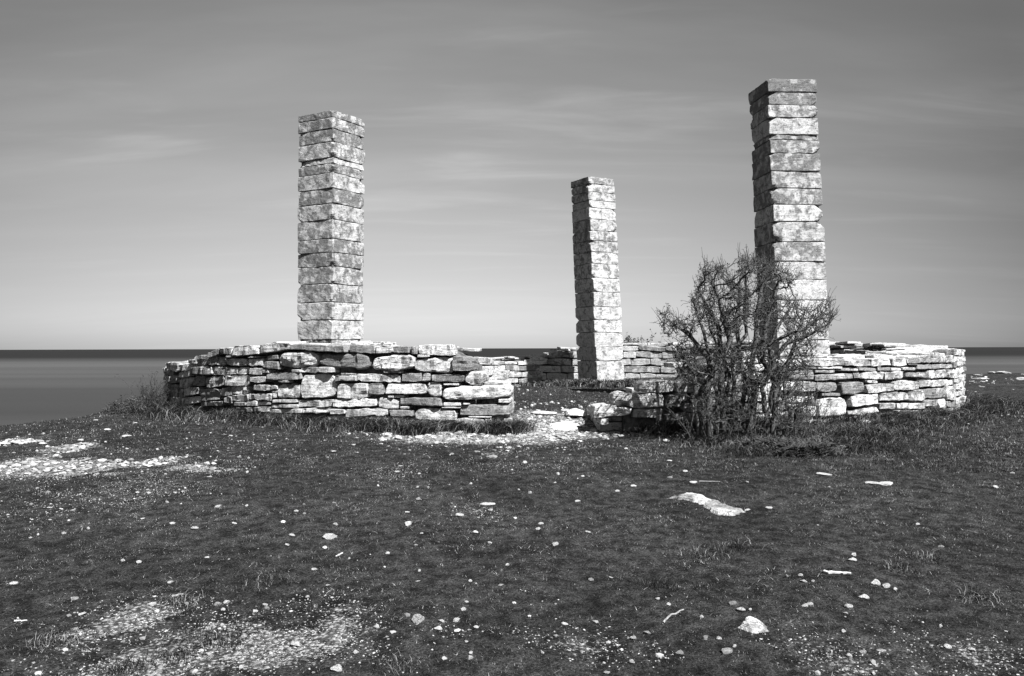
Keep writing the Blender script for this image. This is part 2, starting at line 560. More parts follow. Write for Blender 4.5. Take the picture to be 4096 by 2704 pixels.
ang = np.linspace(0, 2 * math.pi, 97)[:-1]
rad_ = [0, 60, 200, 600, 1500, 4000, 12000, 45000]
sv_ = [(0, 0, SEA)] + [(math.cos(a) * r_, math.sin(a) * r_, SEA) for r_ in rad_[1:] for a in ang]
sf = []
for k in range(len(rad_) - 2):
    for i in range(96):
        a0, a1 = 1 + k * 96 + i, 1 + k * 96 + (i + 1) % 96
        sf.append([a0, a0 + 96, a1 + 96, a1])
for i in range(0, 96, 2):
    sf.append([0, 1 + i, 1 + (i + 1) % 96, 1 + (i + 2) % 96])
so = mesh_obj('sea', sv_, sf, M_sea, center=False)
tag(so, 'calm grey sea reaching to the horizon beyond the cliff', kind='structure')

# ------------------------------------------------------------------ ring wall
ring = empty('ring_wall', (CX, CY, 0.5), 'low round dry stone wall of pale limestone with a gap in front, circling the three pillars', 'stone wall')
A_ = [  # origin 600,1300 ; (x0, x1, top-left, top-right, bottom-left, bottom-right, grey 0..1, roundness)
    (680, 815, 330, 272, 400, 352, .6), (815, 965, 272, 268, 335, 362, .5), (965, 1290, 240, 250, 372, 352, .3), (1290, 1640, 225, 215, 352, 292, .5), (1640, 2330, 225, 235, 290, 330, .75),
    (183, 330, 450, 425, 530, 560, .4), (330, 545, 470, 455, 545, 545, .1), (178, 290, 530, 530, 600, 600, .8), (320, 480, 560, 550, 625, 620, .3), (176, 330, 600, 600, 700, 690, .8),
    (345, 510, 635, 620, 750, 750, .4), (172, 235, 705, 705, 790, 790, .8), (235, 330, 700, 700, 850, 850, .7), (330, 385, 755, 755, 910, 900, .5), (385, 580, 745, 735, 855, 820, .5),
    (172, 330, 855, 850, 960, 960, .5), (385, 590, 870, 840, 950, 930, .3), (530, 680, 370, 345, 480, 480, .6), (455, 550, 410, 405, 460, 460, .3), (475, 610, 500, 495, 580, 590, .7), (610, 725, 510, 500, 600, 590, .6),
    (545, 680, 485, 485, 500, 500, .5), (680, 800, 375, 365, 485, 480, .7), (800, 895, 375, 385, 480, 485, .4), (900, 1145, 395, 400, 480, 490, .4), (1160, 1340, 405, 395, 485, 490, .3), (1340, 1525, 425, 430, 510, 530, .9), (1385, 1530, 360, 350, 415, 410, .8),
    (900, 960, 365, 365, 385, 385, .3), (1155, 1260, 375, 370, 392, 390, .3), (725, 925, 500, 500, 590, 605, .5), (925, 1170, 510, 505, 585, 590, .2), (1170, 1330, 510, 515, 590, 600, .5), (1330, 1410, 525, 525, 570, 575, .5),
    (1530, 1990, 330, 310, 510, 500, .12, 2), (510, 650, 610, 600, 720, 735, .9), (660, 880, 620, 600, 745, 720, .8), (890, 1170, 605, 595, 725, 730, .35), (1180, 1365, 615, 605, 680, 685, .2),
    (1370, 1785, 575, 560, 650, 655, .8), (1675, 1785, 530, 525, 568, 568, .1), (1785, 1985, 505, 495, 565, 570, .4), (1985, 2175, 495, 490, 565, 570, .4), (590, 820, 755, 745, 905, 890, .95), (820, 940, 760, 740, 845, 850, .8),
    (960, 1165, 730, 720, 820, 830, .3), (1225, 1425, 705, 705, 775, 785, .3), (1425, 1515, 712, 712, 770, 770, .1), (1515, 1790, 680, 700, 870, 875, .4, 1.5), (1790, 2200, 590, 575, 880, 860, .15, 1.3),
    (970, 1160, 830, 820, 900, 920, .2), (1160, 1440, 815, 805, 880, 905, .3), (1450, 1510, 810, 810, 865, 865, .2), (870, 970, 850, 850, 930, 940, .8), (590, 870, 915, 900, 965, 960, .6), (1455, 1735, 885, 880, 925, 930, .3), (1750, 2165, 895, 885, 975, 970, .2),
    (1140, 1270, 910, 900, 970, 970, .3), (1270, 1430, 910, 905, 950, 955, .1), (1430, 1760, 945, 940, 990, 990, .2), (985, 1140, 915, 915, 965, 965, .7), (1000, 1400, 975, 970, 1030, 1030, .5), (1400, 1800, 995, 995, 1050, 1050, .2), (1800, 2250, 985, 985, 1050, 1050, .3),
    (890, 960, 740, 735, 845, 840, .6), (1800, 1990, 500, 498, 505, 505, .5), (1440, 1515, 780, 780, 805, 805, .1), (1520, 1690, 655, 650, 680, 690, .5)]
B_ = [  # origin 1300,1300
    (-74, 530, 345, 335, 480, 560, .85, 1.6), (280, 590, 235, 245, 330, 340, .7), (590, 785, 245, 240, 340, 340, .4), (790, 1000, 250, 250, 335, 330, .6), (1000, 1100, 250, 255, 345, 350, .4), (1100, 1500, 235, 230, 345, 372, .25), (1090, 1240, 350, 350, 388, 380, .1),
    (530, 1080, 370, 340, 560, 530, .3, 2), (1040, 1530, 395, 385, 550, 575, .05, 1.5), (1500, 1740, 365, 385, 550, 545, .75), (185, 360, 570, 575, 590, 595, .2), (90, 375, 597, 597, 670, 665, .3), (375, 900, 575, 595, 665, 685, .35), (685, 930, 540, 535, 572, 575, .7),
    (900, 1145, 570, 570, 670, 675, .8), (1145, 1250, 575, 575, 670, 670, .3), (1255, 1665, 585, 590, 670, 685, .65), (1665, 1895, 560, 545, 720, 690, .5, 1.5), (140, 510, 700, 690, 875, 870, .15), (510, 700, 700, 690, 830, 830, .8), (720, 1190, 700, 695, 820, 825, .2),
    (1210, 1395, 680, 685, 840, 850, .2, 1.5), (1405, 1590, 695, 690, 715, 720, .1), (1385, 2225, 730, 715, 910, 860, .12, 1.6), (2050, 2205, 875, 870, 930, 930, .1), (90, 610, 880, 870, 980, 970, .2), (630, 890, 850, 885, 990, 1000, .05, 1.3), (740, 815, 840, 840, 865, 870, .1),
    (820, 940, 835, 830, 865, 865, .3), (875, 1390, 860, 865, 955, 975, .6, 1.3), (890, 1000, 965, 965, 1000, 1000, .1), (1405, 1610, 918, 922, 962, 962, .1), (1635, 1715, 925, 928, 947, 947, .1), (1600, 2205, 952, 935, 1080, 1070, .65), (40, 240, 995, 995, 1060, 1060, .3),
    (240, 735, 1000, 985, 1095, 1070, .15), (750, 1050, 1010, 1010, 1085, 1090, .75), (1055, 1560, 985, 1000, 1125, 1150, .1, 1.3), (1380, 1600, 968, 972, 990, 992, .1), (1530, 1900, 1095, 1100, 1250, 1245, .4, 1.6), (1700, 1980, 1082, 1085, 1100, 1100, .2), (1900, 1985, 1105, 1105, 1200, 1200, .2),
    (500, 940, 1100, 1100, 1180, 1180, .2), (940, 1240, 1130, 1140, 1200, 1200, .1), (1240, 1500, 1160, 1165, 1220, 1220, .2), (2120, 2220, 1110, 1115, 1210, 1210, .4), (30, 500, 1070, 1080, 1150, 1160, .3), (1595, 1690, 720, 722, 728, 728, .3)]
C_ = [  # origin 3100,1300
    (340, 830, 395, 395, 490, 490, .2), (835, 1140, 415, 405, 485, 490, .3), (1145, 1380, 400, 395, 490, 475, .2), (1385, 1570, 395, 390, 490, 490, .3), (1570, 1730, 400, 395, 460, 460, .3), (1730, 1940, 390, 385, 450, 450, .6), (1945, 2130, 360, 360, 450, 450, .3),
    (2130, 2252, 280, 290, 360, 370, .3), (2150, 2252, 372, 372, 440, 430, .5), (0, 320, 420, 400, 495, 490, .2), (165, 500, 500, 495, 520, 525, .6), (510, 800, 492, 492, 520, 520, .0), (480, 710, 535, 530, 570, 570, .6), (725, 985, 510, 510, 545, 550, .4),
    (990, 1205, 500, 510, 545, 550, .6), (1215, 1375, 500, 495, 545, 545, .5), (1380, 1510, 505, 510, 545, 545, .7), (1515, 1675, 500, 505, 540, 540, .4), (1690, 1965, 470, 465, 530, 520, .6), (1970, 2120, 460, 465, 520, 515, .4), (2120, 2240, 445, 445, 510, 515, .4),
    (130, 465, 545, 535, 655, 660, .8, 1.3), (480, 935, 590, 575, 670, 640, .6), (940, 1290, 565, 550, 630, 650, .3), (1300, 1545, 560, 545, 655, 630, .3), (1545, 1825, 560, 560, 610, 630, .5), (1830, 2060, 535, 530, 640, 620, .3), (2065, 2228, 530, 520, 630, 640, .3),
    (0, 270, 670, 660, 780, 780, .2), (270, 495, 670, 670, 790, 790, .4), (495, 745, 685, 680, 800, 790, .75), (775, 1070, 675, 670, 830, 820, .95, 1.3), (1085, 1225, 655, 660, 693, 693, .2), (1085, 1425, 700, 690, 810, 780, .35), (1425, 1715, 660, 660, 775, 760, .15),
    (1725, 2165, 660, 640, 740, 710, .25), (2170, 2225, 650, 650, 740, 740, .4), (560, 780, 810, 805, 845, 850, .6), (0, 480, 850, 850, 920, 920, .2), (505, 865, 870, 860, 1100, 1070, .12, 1.4), (900, 1245, 840, 815, 980, 930, .2), (1255, 1590, 800, 790, 900, 900, .3),
    (1590, 1780, 775, 765, 905, 905, .2), (1770, 2025, 760, 740, 880, 870, .6, 1.3), (2030, 2222, 720, 750, 890, 890, .3), (0, 330, 940, 940, 1000, 1000, .2), (330, 500, 950, 960, 1080, 1085, .2), (870, 1230, 1020, 960, 1075, 1040, .2), (1230, 1455, 930, 920, 1000, 1000, .35),
    (1465, 1770, 930, 925, 1000, 995, .35), (1770, 1935, 890, 885, 960, 970, .3), (1945, 2050, 880, 875, 990, 990, .1), (2050, 2215, 900, 895, 980, 980, .3), (0, 240, 1010, 1010, 1080, 1090, .2), (240, 465, 1100, 1095, 1190, 1195, .2), (500, 930, 1130, 1090, 1190, 1160, .6),
    (1000, 1440, 1060, 1040, 1120, 1110, .3), (1450, 2000, 1010, 1010, 1090, 1100, .3), (2000, 2200, 990, 990, 1060, 1060, .4), (930, 1060, 1085, 1070, 1160, 1160, .3), (0, 240, 1100, 1100, 1180, 1180, .3)]
E_ = [  # gap end and the part behind the bush, given straight in photograph pixels
    (2375, 2472, 1622, 1615, 1672, 1664, .15, 1.2), (2456, 2526, 1630, 1632, 1664, 1660, .1), (2452, 2526, 1570, 1567, 1612, 1612, .15, 1.6), (2513, 2658, 1577, 1574, 1631, 1630, .3), (2553, 2700, 1524, 1522, 1572, 1573, .3), (2660, 2735, 1577, 1577, 1632, 1632, .8),
    (2530, 2650, 1635, 1634, 1672, 1674, .3), (2400, 2440, 1676, 1676, 1700, 1700, .1)]
stones = []
for src, ox, oy, sc_ in ((A_, 600, 1300, 2.969), (B_, 1300, 1300, 2.969), (C_, 3100, 1300, 2.969), (E_, 0, 0, 1.0)):
    for t_ in src:
        k = t_[7] if len(t_) > 7 else 1.0
        stones.append((ox + t_[0] / sc_, ox + t_[1] / sc_, oy + t_[2] / sc_, oy + t_[3] / sc_, oy + t_[4] / sc_, oy + t_[5] / sc_, t_[6], k))
# coursed stones behind the bush
rows = [1402, 1432, 1456, 1490, 1528, 1572, 1612, 1655, 1690]
lo_x = [2900, 2885, 2850, 2800, 2708, 2705, 2740, 2662, 2660]
for r_ in range(len(rows) - 1):
    x = lo_x[r_]
    while x < 3090:
        w = random.uniform(45, 125)
        x1 = min(x + w, 3098)
        if 3098 - x1 < 30:
            x1 = 3098
        j = [random.uniform(-4, 4) for _ in range(3)]
        stones.append((x, x1, rows[r_] + j[0], rows[r_] + j[1], rows[r_ + 1] - 3 + j[1], rows[r_ + 1] - 3 + j[2], random.choice([.1, .2, .3, .6, .8]), 1))
        x = x1 + 4


def place_ring_block(p, n0, z0, rad, sgn, tilt=0.0):
    """p local (along, depth outward, up) -> world on the ring; sgn=+1 outer face, -1 inner face"""
    n_ = n0 + sgn * p[:, 0] / rad
    rr2 = rad + sgn * p[:, 1]
    return np.stack([CX + rr2 * np.sin(n_), CY - rr2 * np.cos(n_), z0 + p[:, 2]], 1)


n_ring = 0
pack_v, pack_f, pack_n = [], [], 0
seed = 1.0
for (x0, x1, a0, a1, b0, b1, grey, rnd) in stones:
    rad = RO + random.uniform(-0.025, 0.02)
    nl, _ = on_ring(x0, (a0 + b0) / 2, rad)
    nr, _ = on_ring(x1, (a1 + b1) / 2, rad)
    zs = [on_ring(x, y, rad)[1] for x, y in ((x0, a0), (x1, a1), (x0, b0), (x1, b1))]
    L = (nr - nl) * rad
    if L < 0.03:
        L = 0.12
        nr = nl + L / rad
    h0, h1 = zs[0] - zs[2], zs[1] - zs[3]
    hx, hz = L / 2 - 0.004, (h0 + h1) / 4 - 0.002
    if hz < 0.006:
        continue
    hy = random.uniform(0.17, 0.24)
    seed += 1.37
    nxg = max(5, min(18, int(L / 0.04)))
    nzg = max(3, min(12, int(2 * hz / 0.03)))
    p, q = rock_box(hx, hy, hz, min(0.014 * rnd, hz * 0.45, hx * 0.5) * (1.7 if rnd > 1.4 else 1.0), (nxg, 4, nzg), min(0.019 * rnd, hz * 0.36), seed, 0.012 if rnd < 1.3 and hz > 0.035 else 0.0)
    u0, v0 = p[:, 0] / hx, p[:, 2] / hz
    base_cut = 0.10 * (rnd - 1) if rnd > 1 else 0.0
    for su in (-1, 1):
        for sv in (-1, 1):
            wc = random.uniform(0.0, 0.12) ** 1.0 * (1 + 2 * (random.random() < 0.2)) + base_cut * 1.6
            k_c = np.clip(u0 * su, 0, 1) ** 3 * np.clip(v0 * sv, 0, 1) ** 2 * wc
            p[:, 0] -= su * k_c * min(hx, hz * 2.2) * 0.9
            p[:, 2] -= sv * k_c * hz * 1.1
    u = np.clip(p[:, 0] / hx, -1.2, 1.2)
    # trapezoid: top and bottom edges follow the measured corners
    zc = (zs[0] + zs[2]) / 2 * (1 - u) / 2 + (zs[1] + zs[3]) / 2 * (1 + u) / 2
    hh_ = (h0 * (1 - u) + h1 * (1 + u)) / 4 / max(1e-3, (h0 + h1) / 4)
    p = p.copy()
    p[:, 2] = p[:, 2] * hh_
    tl = random.uniform(-0.05, 0.05)
    p[:, 1] = p[:, 1] + p[:, 2] * random.uniform(-0.12, 0.02) + p[:, 0] * tl
    p[:, 1] -= hy
    w = place_ring_block(p, (nl + nr) / 2, 0, rad, 1)
    w[:, 2] = zc + p[:, 2]
    if abs(x1 - x0) * abs(b0 + b1 - a0 - a1) / 2 < 780:
        pack_v.append(w)
        pack_f.append(q + pack_n)
        pack_n += len(w)
        continue
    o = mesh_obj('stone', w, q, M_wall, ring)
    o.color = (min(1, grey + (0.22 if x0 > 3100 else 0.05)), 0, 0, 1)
    n_ring += 1

# top profile of the ring (angle in degrees, height), front part measured, the rest continued round
prof = []
kk = 4096 / 2375
for (x, y) in [(392, 852), (450, 845), (462, 826), (492, 818), (545, 812), (650, 808), (800, 808), (950, 808), (1035, 812)]:
    a, z = on_ring(x * kk, y * kk)
    prof.append((a, z))
gapL = [(1050, 836), (1088, 838), (1095, 868), (1125, 875), (1140, 905), (1180, 910)]
gapR = [(1395, 948), (1450, 945), (1470, 922), (1500, 915), (1545, 892), (1622, 894), (1650, 872), (1678, 832), (1700, 818)]
for (x, y) in gapL + gapR + [(1880, 838), (2000, 836), (2100, 834), (2180, 826), (2215, 822)]:
    a, z = on_ring(x * kk, y * kk)
    prof.append((a, z - 0.02))
aL0 = prof[0][0]
aR1 = prof[-1][0]
D = math.pi / 180
prof += [(95 * D, 1.60), (120 * D, 1.66), (140 * D, 1.66), (160 * D, 1.64), (174 * D, 1.52), (180 * D, 1.32), (-100 * D, 1.27), (-120 * D, 1.22), (-140 * D, 1.15), (-158 * D, 1.11), (-168 * D, 1.19), (-180 * D, 1.30)]
prof.sort()
PA = np.array([a for a, z in prof])
PZ = np.array([z for a, z in prof])


def ztop(a):
    return np.interp((np.asarray(a) + math.pi) % (2 * math.pi) - math.pi, PA, PZ)


gap0 = on_ring(1186 * kk, 950 * kk)[0]
gap1 = on_ring(1386 * kk, 950 * kk)[0]

# rubble core, one continuous body
na = 420
aa = np.linspace(gap1 + 0.045, gap0 - 0.075 + 2 * math.pi, na)
zt = ztop(aa) - 0.05
prof_r = [(RO - 0.15, 0), (RO - 0.17, 0.5), (RO - 0.19, 1.0), (RO - 0.45, 1.05), ((RO + RI) / 2, 1.07), (RI + 0.45, 1.05), (RI + 0.17, 1.0), (RI + 0.15, 0.5), (RI + 0.13, 0)]
cv = []
for i, a in enumerate(aa):
    gb = 0.15
    for (rr_c, t_) in prof_r:
        j = 0.05 * vnoise(np.array([[a * 30, rr_c * 5, t_ * 4]]))[0]
        cv.append((CX + (rr_c + j) * math.sin(a), CY - (rr_c + j) * math.cos(a), gb + (zt[i] - gb) * min(t_, 1.0) + (t_ - 1) * 0.6 * (t_ > 1) + (0.03 * vnoise(np.array([[a * 40, rr_c * 7, 3.0]]))[0] if t_ > 0.9 else 0)))
m_ = len(prof_r)
cf = []
for i in range(na - 1):
    for j in range(m_ - 1):
        a0 = i * m_ + j
        cf.append([a0, a0 + m_, a0 + m_ + 1, a0 + 1])
for base, rev in ((0, False), ((na - 1) * m_, True)):
    for j in range(m_ // 2):
        if m_ - 2 - j <= j:
            break
        f_ = [base + j, base + j + 1, base + m_ - 2 - j, base + m_ - 1 - j]
        if len(set(f_)) == 4:
            cf.append(f_ if not rev else f_[::-1])
o = mesh_obj('rubble_core', cv, cf, M_core, ring)
tag(o, None, kind='stuff')


# inner face of the rear, seen through the gap, in courses; far-right inner face too
def course_face(a_start, a_end, rad, sgn, individual, grey_choices, lmin=0.28, lmax=0.62, depth=0.2, hr=(0.10, 0.18)):
    global seed, n_ring
    acc_v, acc_f, nv = [], [], 0
    a_ref = np.linspace(a_start, a_end, 40)
    gmin = min(gz(CX + rad * math.sin(a), CY - rad * math.cos(a)) for a in a_ref) - 0.12
    zmax = float(ztop(a_ref).max())
    z = gmin
    while z < zmax:
        h = random.uniform(*hr)
        a = a_start - random.uniform(0, 0.03)
        while a < a_end:
            L = random.uniform(lmin, lmax)
            am = a + L / rad / 2
            zt_ = float(ztop(am))
            g0 = gz(CX + rad * math.sin(am), CY - rad * math.cos(am)) - 0.16
            if z + h * 0.45 < zt_ and z + h > g0:
                hz_ = min(h, max(0.06, zt_ + 0.02 - z)) / 2 - 0.004
                seed += 1.11
                n_ = (max(4, int(L / 0.09)), 2, 3) if individual else (3, 1, 3)
                p, q = rock_box(L / 2 - 0.005, depth, hz_, 0.022, n_, 0.017, seed, 0.0)
                p[:, 1] -= depth - random.uniform(-0.03, 0.035)
                p[:, 2] += p[:, 0] * random.uniform(-0.09, 0.09)
                for su in (-1, 1):
                    p[:, 2] *= 1 - random.uniform(0, 0.35) * np.clip(p[:, 0] * su / L * 2, 0, 1) ** 2
                w = place_ring_block(p, am, z + h / 2, rad, sgn)
                if individual:
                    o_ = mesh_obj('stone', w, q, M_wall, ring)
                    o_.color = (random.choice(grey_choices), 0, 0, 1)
                    n_ring += 1
                else:
                    acc_v.append(w)
                    acc_f.append(q + nv)
                    nv += len(w)
            a += L / rad
        z += h
    if acc_v:
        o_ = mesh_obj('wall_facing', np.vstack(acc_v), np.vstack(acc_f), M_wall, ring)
        o_.color = (0.4, 0, 0, 1)
        tag(o_, None, kind='stuff')


course_face(146 * D, 181 * D, RI, -1, True, [.05, .1, .2, .3, .5], 0.36, 0.85, hr=(0.10, 0.24))
course_face(181 * D, 203 * D, RI, -1, True, [.1, .2, .3, .5, .7], 0.36, 0.85, hr=(0.10, 0.24))
course_face(203 * D, gap0 + 2 * math.pi - 0.09, RI, -1, False, None)
course_face(gap1 + 0.03, 146 * D, RI, -1, False, None)
course_face(aR1 + 0.015, 2 * math.pi + aL0 - 0.015, RO, 1, False, None)

# end faces of the wall on both sides of the gap
for a_end, sg in ((gap0, -1), (gap1, 1)):
    z = 0.28
    while z < 1.3:
        h = random.uniform(0.11, 0.17)
        rad_p = RO - 0.24
        while rad_p > RI + 0.12:
            L = random.uniform(0.22, 0.42)
            a = a_end + sg * (0.022 + random.uniform(0, 0.012) + 0.006 * (z > 0.7))
            if sg < 0:
                a = math.asin((RO * math.sin(gap0) - 0.16 - random.uniform(0, 0.05) - 0.05 * (RO - rad_p)) / rad_p)
            if z + h * 0.6 < float(ztop(a + sg * 0.01)) and z + h > gz(CX + rad_p * math.sin(a), CY - rad_p * math.cos(a)) - 0.1:
                seed += 1.2
                p, q = rock_box(0.16, L / 2, h / 2 - 0.004, 0.016, (4, 6, 4), 0.018, seed, 0.0)
                w = place_ring_block(p, a, z + h / 2, rad_p - L / 2, 1)
                pack_v.append(w)
                pack_f.append(q + pack_n)
                pack_n += len(w)
            rad_p -= L
        z += h

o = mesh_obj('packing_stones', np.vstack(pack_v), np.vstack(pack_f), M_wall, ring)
o.color = (0.3, 0, 0, 1)
tag(o, None, kind='stuff')
print('stones as parts', n_ring)

# flat slabs and rubble lying on top of the wall
top_v, top_f, tnv = [], [], 0
for a_deg0, a_deg1, count, ind in ((-68, -20, 30, True), (32, 78, 48, True), (78, 292, 190, False)):
    for i in range(count):
        a = (a_deg0 + (a_deg1 - a_deg0) * (i + random.random()) / count) * D
        L = random.uniform(0.28, 0.75)
        W = random.uniform(0.22, 0.5)
        hz_ = random.uniform(0.02, 0.05)
        rad = random.uniform(RI + 0.22, RO - 0.27)
        seed += 0.93
        p, q = rock_box(L / 2, W / 2, hz_, 0.02, (7, 5, 3) if ind else (3, 2, 2), 0.02, seed)
        rot = random.uniform(-0.5, 0.5)
        px_r = p[:, 0] * math.cos(rot) - p[:, 1] * math.sin(rot)
        py_r = p[:, 0] * math.sin(rot) + p[:, 1] * math.cos(rot)
        zz = float(ztop(a)) + 0.0 + (RO - rad) * 0.055 + random.uniform(-0.03, 0.03)
        p = np.stack([px_r, py_r, p[:, 2] + px_r * random.uniform(-0.06, 0.06)], 1)
        w = place_ring_block(p, a, zz, rad, 1)
        if ind:
            o = mesh_obj('slab', w, q, M_wall, ring)
            o.color = (random.choice([.05, .1, .2, .4, .5]), 0, 0, 1)
            n_ring += 1
        else:
            top_v.append(w)
            top_f.append(q + tnv)
            tnv += len(w)
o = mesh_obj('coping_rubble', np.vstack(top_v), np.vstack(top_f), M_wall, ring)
o.color = (0.3, 0, 0, 1)
tag(o, None, kind='stuff')

# ------------------------------------------------------------------ pillars
def pillar(name_label, corner_px, face_a, lean, joints, base_px_y, widths, greys, twist=0.0, pads=()):
    """corner_px: (x at top, y at top) of the near vertical edge; joints: y px of block joints along that edge"""
    cxp, dist = corner_px                       # x of the corner at its foot, distance of the corner
    half = widths[0] / 2
    d0 = ray(cxp, joints[-1])
    cor = np.array([d0[0] * dist, dist])
    a1, a2 = R(face_a), R(face_a - 90)
    n1 = np.array([math.sin(a1), -math.cos(a1)])
    n2 = np.array([math.sin(a2), -math.cos(a2)])
    cen = cor - n1 * half - n2 * half
    zb = gz(cen[0], cen[1])
    root = empty('stone_pillar', (cen[0], cen[1], zb), name_label, 'pillar', 'square stone pillars of the old gallows')
    zl = [EYE + ray(cxp, y)[2] * dist for y in joints]
    if zl[-1] > zb + 0.1:                       # hidden courses down to the ground
        z = zl[-1]
        while z > zb - 0.05:
            z -= random.uniform(0.19, 0.26)
            zl.append(max(z, zb - 0.25))
    ztop_, zbot = zl[0], zl[-1]
    for i in range(len(zl) - 1):
        global seed
        seed += 2.3
        z1, z0 = zl[i], zl[i + 1]
        h = z1 - z0
        t_ = (z1 - zbot) / (ztop_ - zbot)
        s = widths[0] * (1 - t_) + widths[1] * t_
        thin = h < 0.12
        hx_ = s / 2 + random.uniform(-0.014, 0.008) - (0.012 if thin else 0)
        hy_ = s / 2 + random.uniform(-0.014, 0.008) - (0.012 if thin else 0)
        n_ = (15, 15, max(3, int(h / 0.035)))
        p, q = rock_box(hx_, hy_, h / 2 - 0.005, 0.014, n_, 0.012, seed, 0.006 if (i in pads or thin) else 0.0)
        # bottom and top beds bow slightly, so that joints open and close
        bow = vnoise(np.stack([p[:, 0] * 2.3, p[:, 1] * 2.3, np.full(len(p), z0 * 3)], 1))
        bot = p[:, 2] < 0
        p[:, 2] += np.where(bot, 0.009 * bow, 0)
        # knocked off corners, here and there
        for c_ in range(random.choice([2, 3, 4, 5])):
            sxn, syn, szn = random.choice([-1, 1]), random.choice([-1, 1]), random.choice([-1, 1])
            q0 = np.array([sxn * hx_, syn * hy_, szn * h / 2])
            dd = np.linalg.norm((p - q0) * np.array([1, 1, 1.3]), axis=1)
            rad = random.uniform(0.05, 0.15)
            k_ = np.clip(1 - dd / rad, 0, 1)
            p -= np.array([sxn, syn, szn * 0.6]) * (k_ * rad * 0.42)[:, None]
        rot = R(face_a + twist * t_ + random.uniform(-0.8, 0.8))
        ca, sa = math.cos(rot), math.sin(rot)
        X = p[:, 0] * ca - p[:, 1] * sa
        Y = p[:, 0] * sa + p[:, 1] * ca
        zz = z0 + h / 2 + p[:, 2]
        ox_ = cen[0] + lean * (zz - zbot) + random.uniform(-0.007, 0.007)
        w = np.stack([X + ox_, Y + cen[1], zz], 1)
        o_ = mesh_obj('block', w, q, M_pillar, root)
        o_.color = (greys[min(i, len(greys) - 1)], 0, 0, 1)
    # heart of the pillar, seen only as dark joints
    hw = min(widths) / 2 - 0.05
    vv, ff = [], []
    for zz, k_ in ((zbot, 0), (ztop_ - 0.05, 1)):
        for sx_, sy_ in ((-1, -1), (1, -1), (1, 1), (-1, 1)):
            ca, sa = math.cos(R(face_a)), math.sin(R(face_a))
            X, Y = sx_ * hw * ca - sy_ * hw * sa, sx_ * hw * sa + sy_ * hw * ca
            vv.append((cen[0] + X + lean * (zz - zbot), cen[1] + Y, zz))
    ff = [[0, 3, 2, 1], [4, 5, 6, 7], [0, 1, 5, 4], [1, 2, 6, 5], [2, 3, 7, 6], [3, 0, 4, 7]]
    o_ = mesh_obj('mortar', vv, ff, M_core, root)
    return root


pillar('left stone pillar, most evenly lit, square of stacked blocks with white lichen spots, behind the left wall', (1326, 17.75), 59, 0.006,
       [437, 467, 512, 564, 628, 651, 689, 751, 812, 876, 953, 1008, 1064, 1134, 1208, 1280, 1358, 1372], 0, (0.985, 0.985),
       [.75, .55, .75, .55, .35, .55, .4, .75, .4, .5, .6, .65, .6, .5, .3, .3, .5], 0, (4, 5))
pillar('middle stone pillar, the farthest and smallest, standing against the rear wall with its foot in view', (2389, 24.6), 30, -0.040,
       [703, 732, 764, 798, 828, 874, 920, 961, 1006, 1053, 1110, 1167, 1226, 1280, 1330, 1388, 1445, 1530], 0, (0.99, 0.93),
       [.5, .45, .45, .3, .3, .4, .5, .5, .45, .45, .4, .35, .3, .3, .25, .3, .4, .45], -2, (3, 8))
pillar('right stone pillar, tallest in view with black shaded side, rising behind the bare bush', (3127, 15.55), 5, -0.040,
       [311, 364, 416, 467, 535, 556, 611, 683, 751, 817, 886, 966, 1045, 1117, 1201, 1274, 1361, 1425], 0, (0.965, 0.93),
       [.85, .8, .55, .3, .6, .6, .6, .5, .6, .4, .4, .6, .35, .25, .25, .3, .4, .6], 0, (4,))

# ------------------------------------------------------------------ bare bush in front of the right wall (space colonisation)
def inside_poly(px__, py__, poly):
    ins = np.zeros(px__.shape, bool)
    n = len(poly)
    for i in range(n):
        x1, y1 = poly[i]
        x2, y2 = poly[(i + 1) % n]
        if y1 == y2:
            continue
        ins ^= ((y1 > py__) != (y2 > py__)) & (px__ < (x2 - x1) * (py__ - y1) / (y2 - y1) + x1)
    return ins


def tubes(chains, sides=5):
    """chains: list of (points Nx3, radii N) -> verts, quads"""
    V, F, nv = [], [], 0
    for pts, rad in chains:
        pts = np.asarray(pts)
        n = len(pts)
        if n < 2:
            continue
        tg = np.gradient(pts, axis=0)
        tg /= np.maximum(np.linalg.norm(tg, axis=1, keepdims=True), 1e-9)
        up = np.array([0.3, 0.9, 0.2])
        s1 = np.cross(tg, up)
        s1 /= np.maximum(np.linalg.norm(s1, axis=1, keepdims=True), 1e-6)
        s2 = np.cross(tg, s1)
        th = np.arange(sides) * 2 * math.pi / sides
        ringv = pts[:, None, :] + (s1[:, None, :] * np.cos(th)[None, :, None] + s2[:, None, :] * np.sin(th)[None, :, None]) * np.asarray(rad)[:, None, None]
        V.append(ringv.reshape(-1, 3))
        i0 = nv + np.arange(n - 1)[:, None] * sides + np.arange(sides)[None, :]
        i1 = nv + np.arange(n - 1)[:, None] * sides + (np.arange(sides)[None, :] + 1) % sides
        F.append(np.stack([i0, i1, i1 + sides, i0 + sides], -1).reshape(-1, 4))
        nv += n * sides
    return np.vstack(V), np.vstack(F)


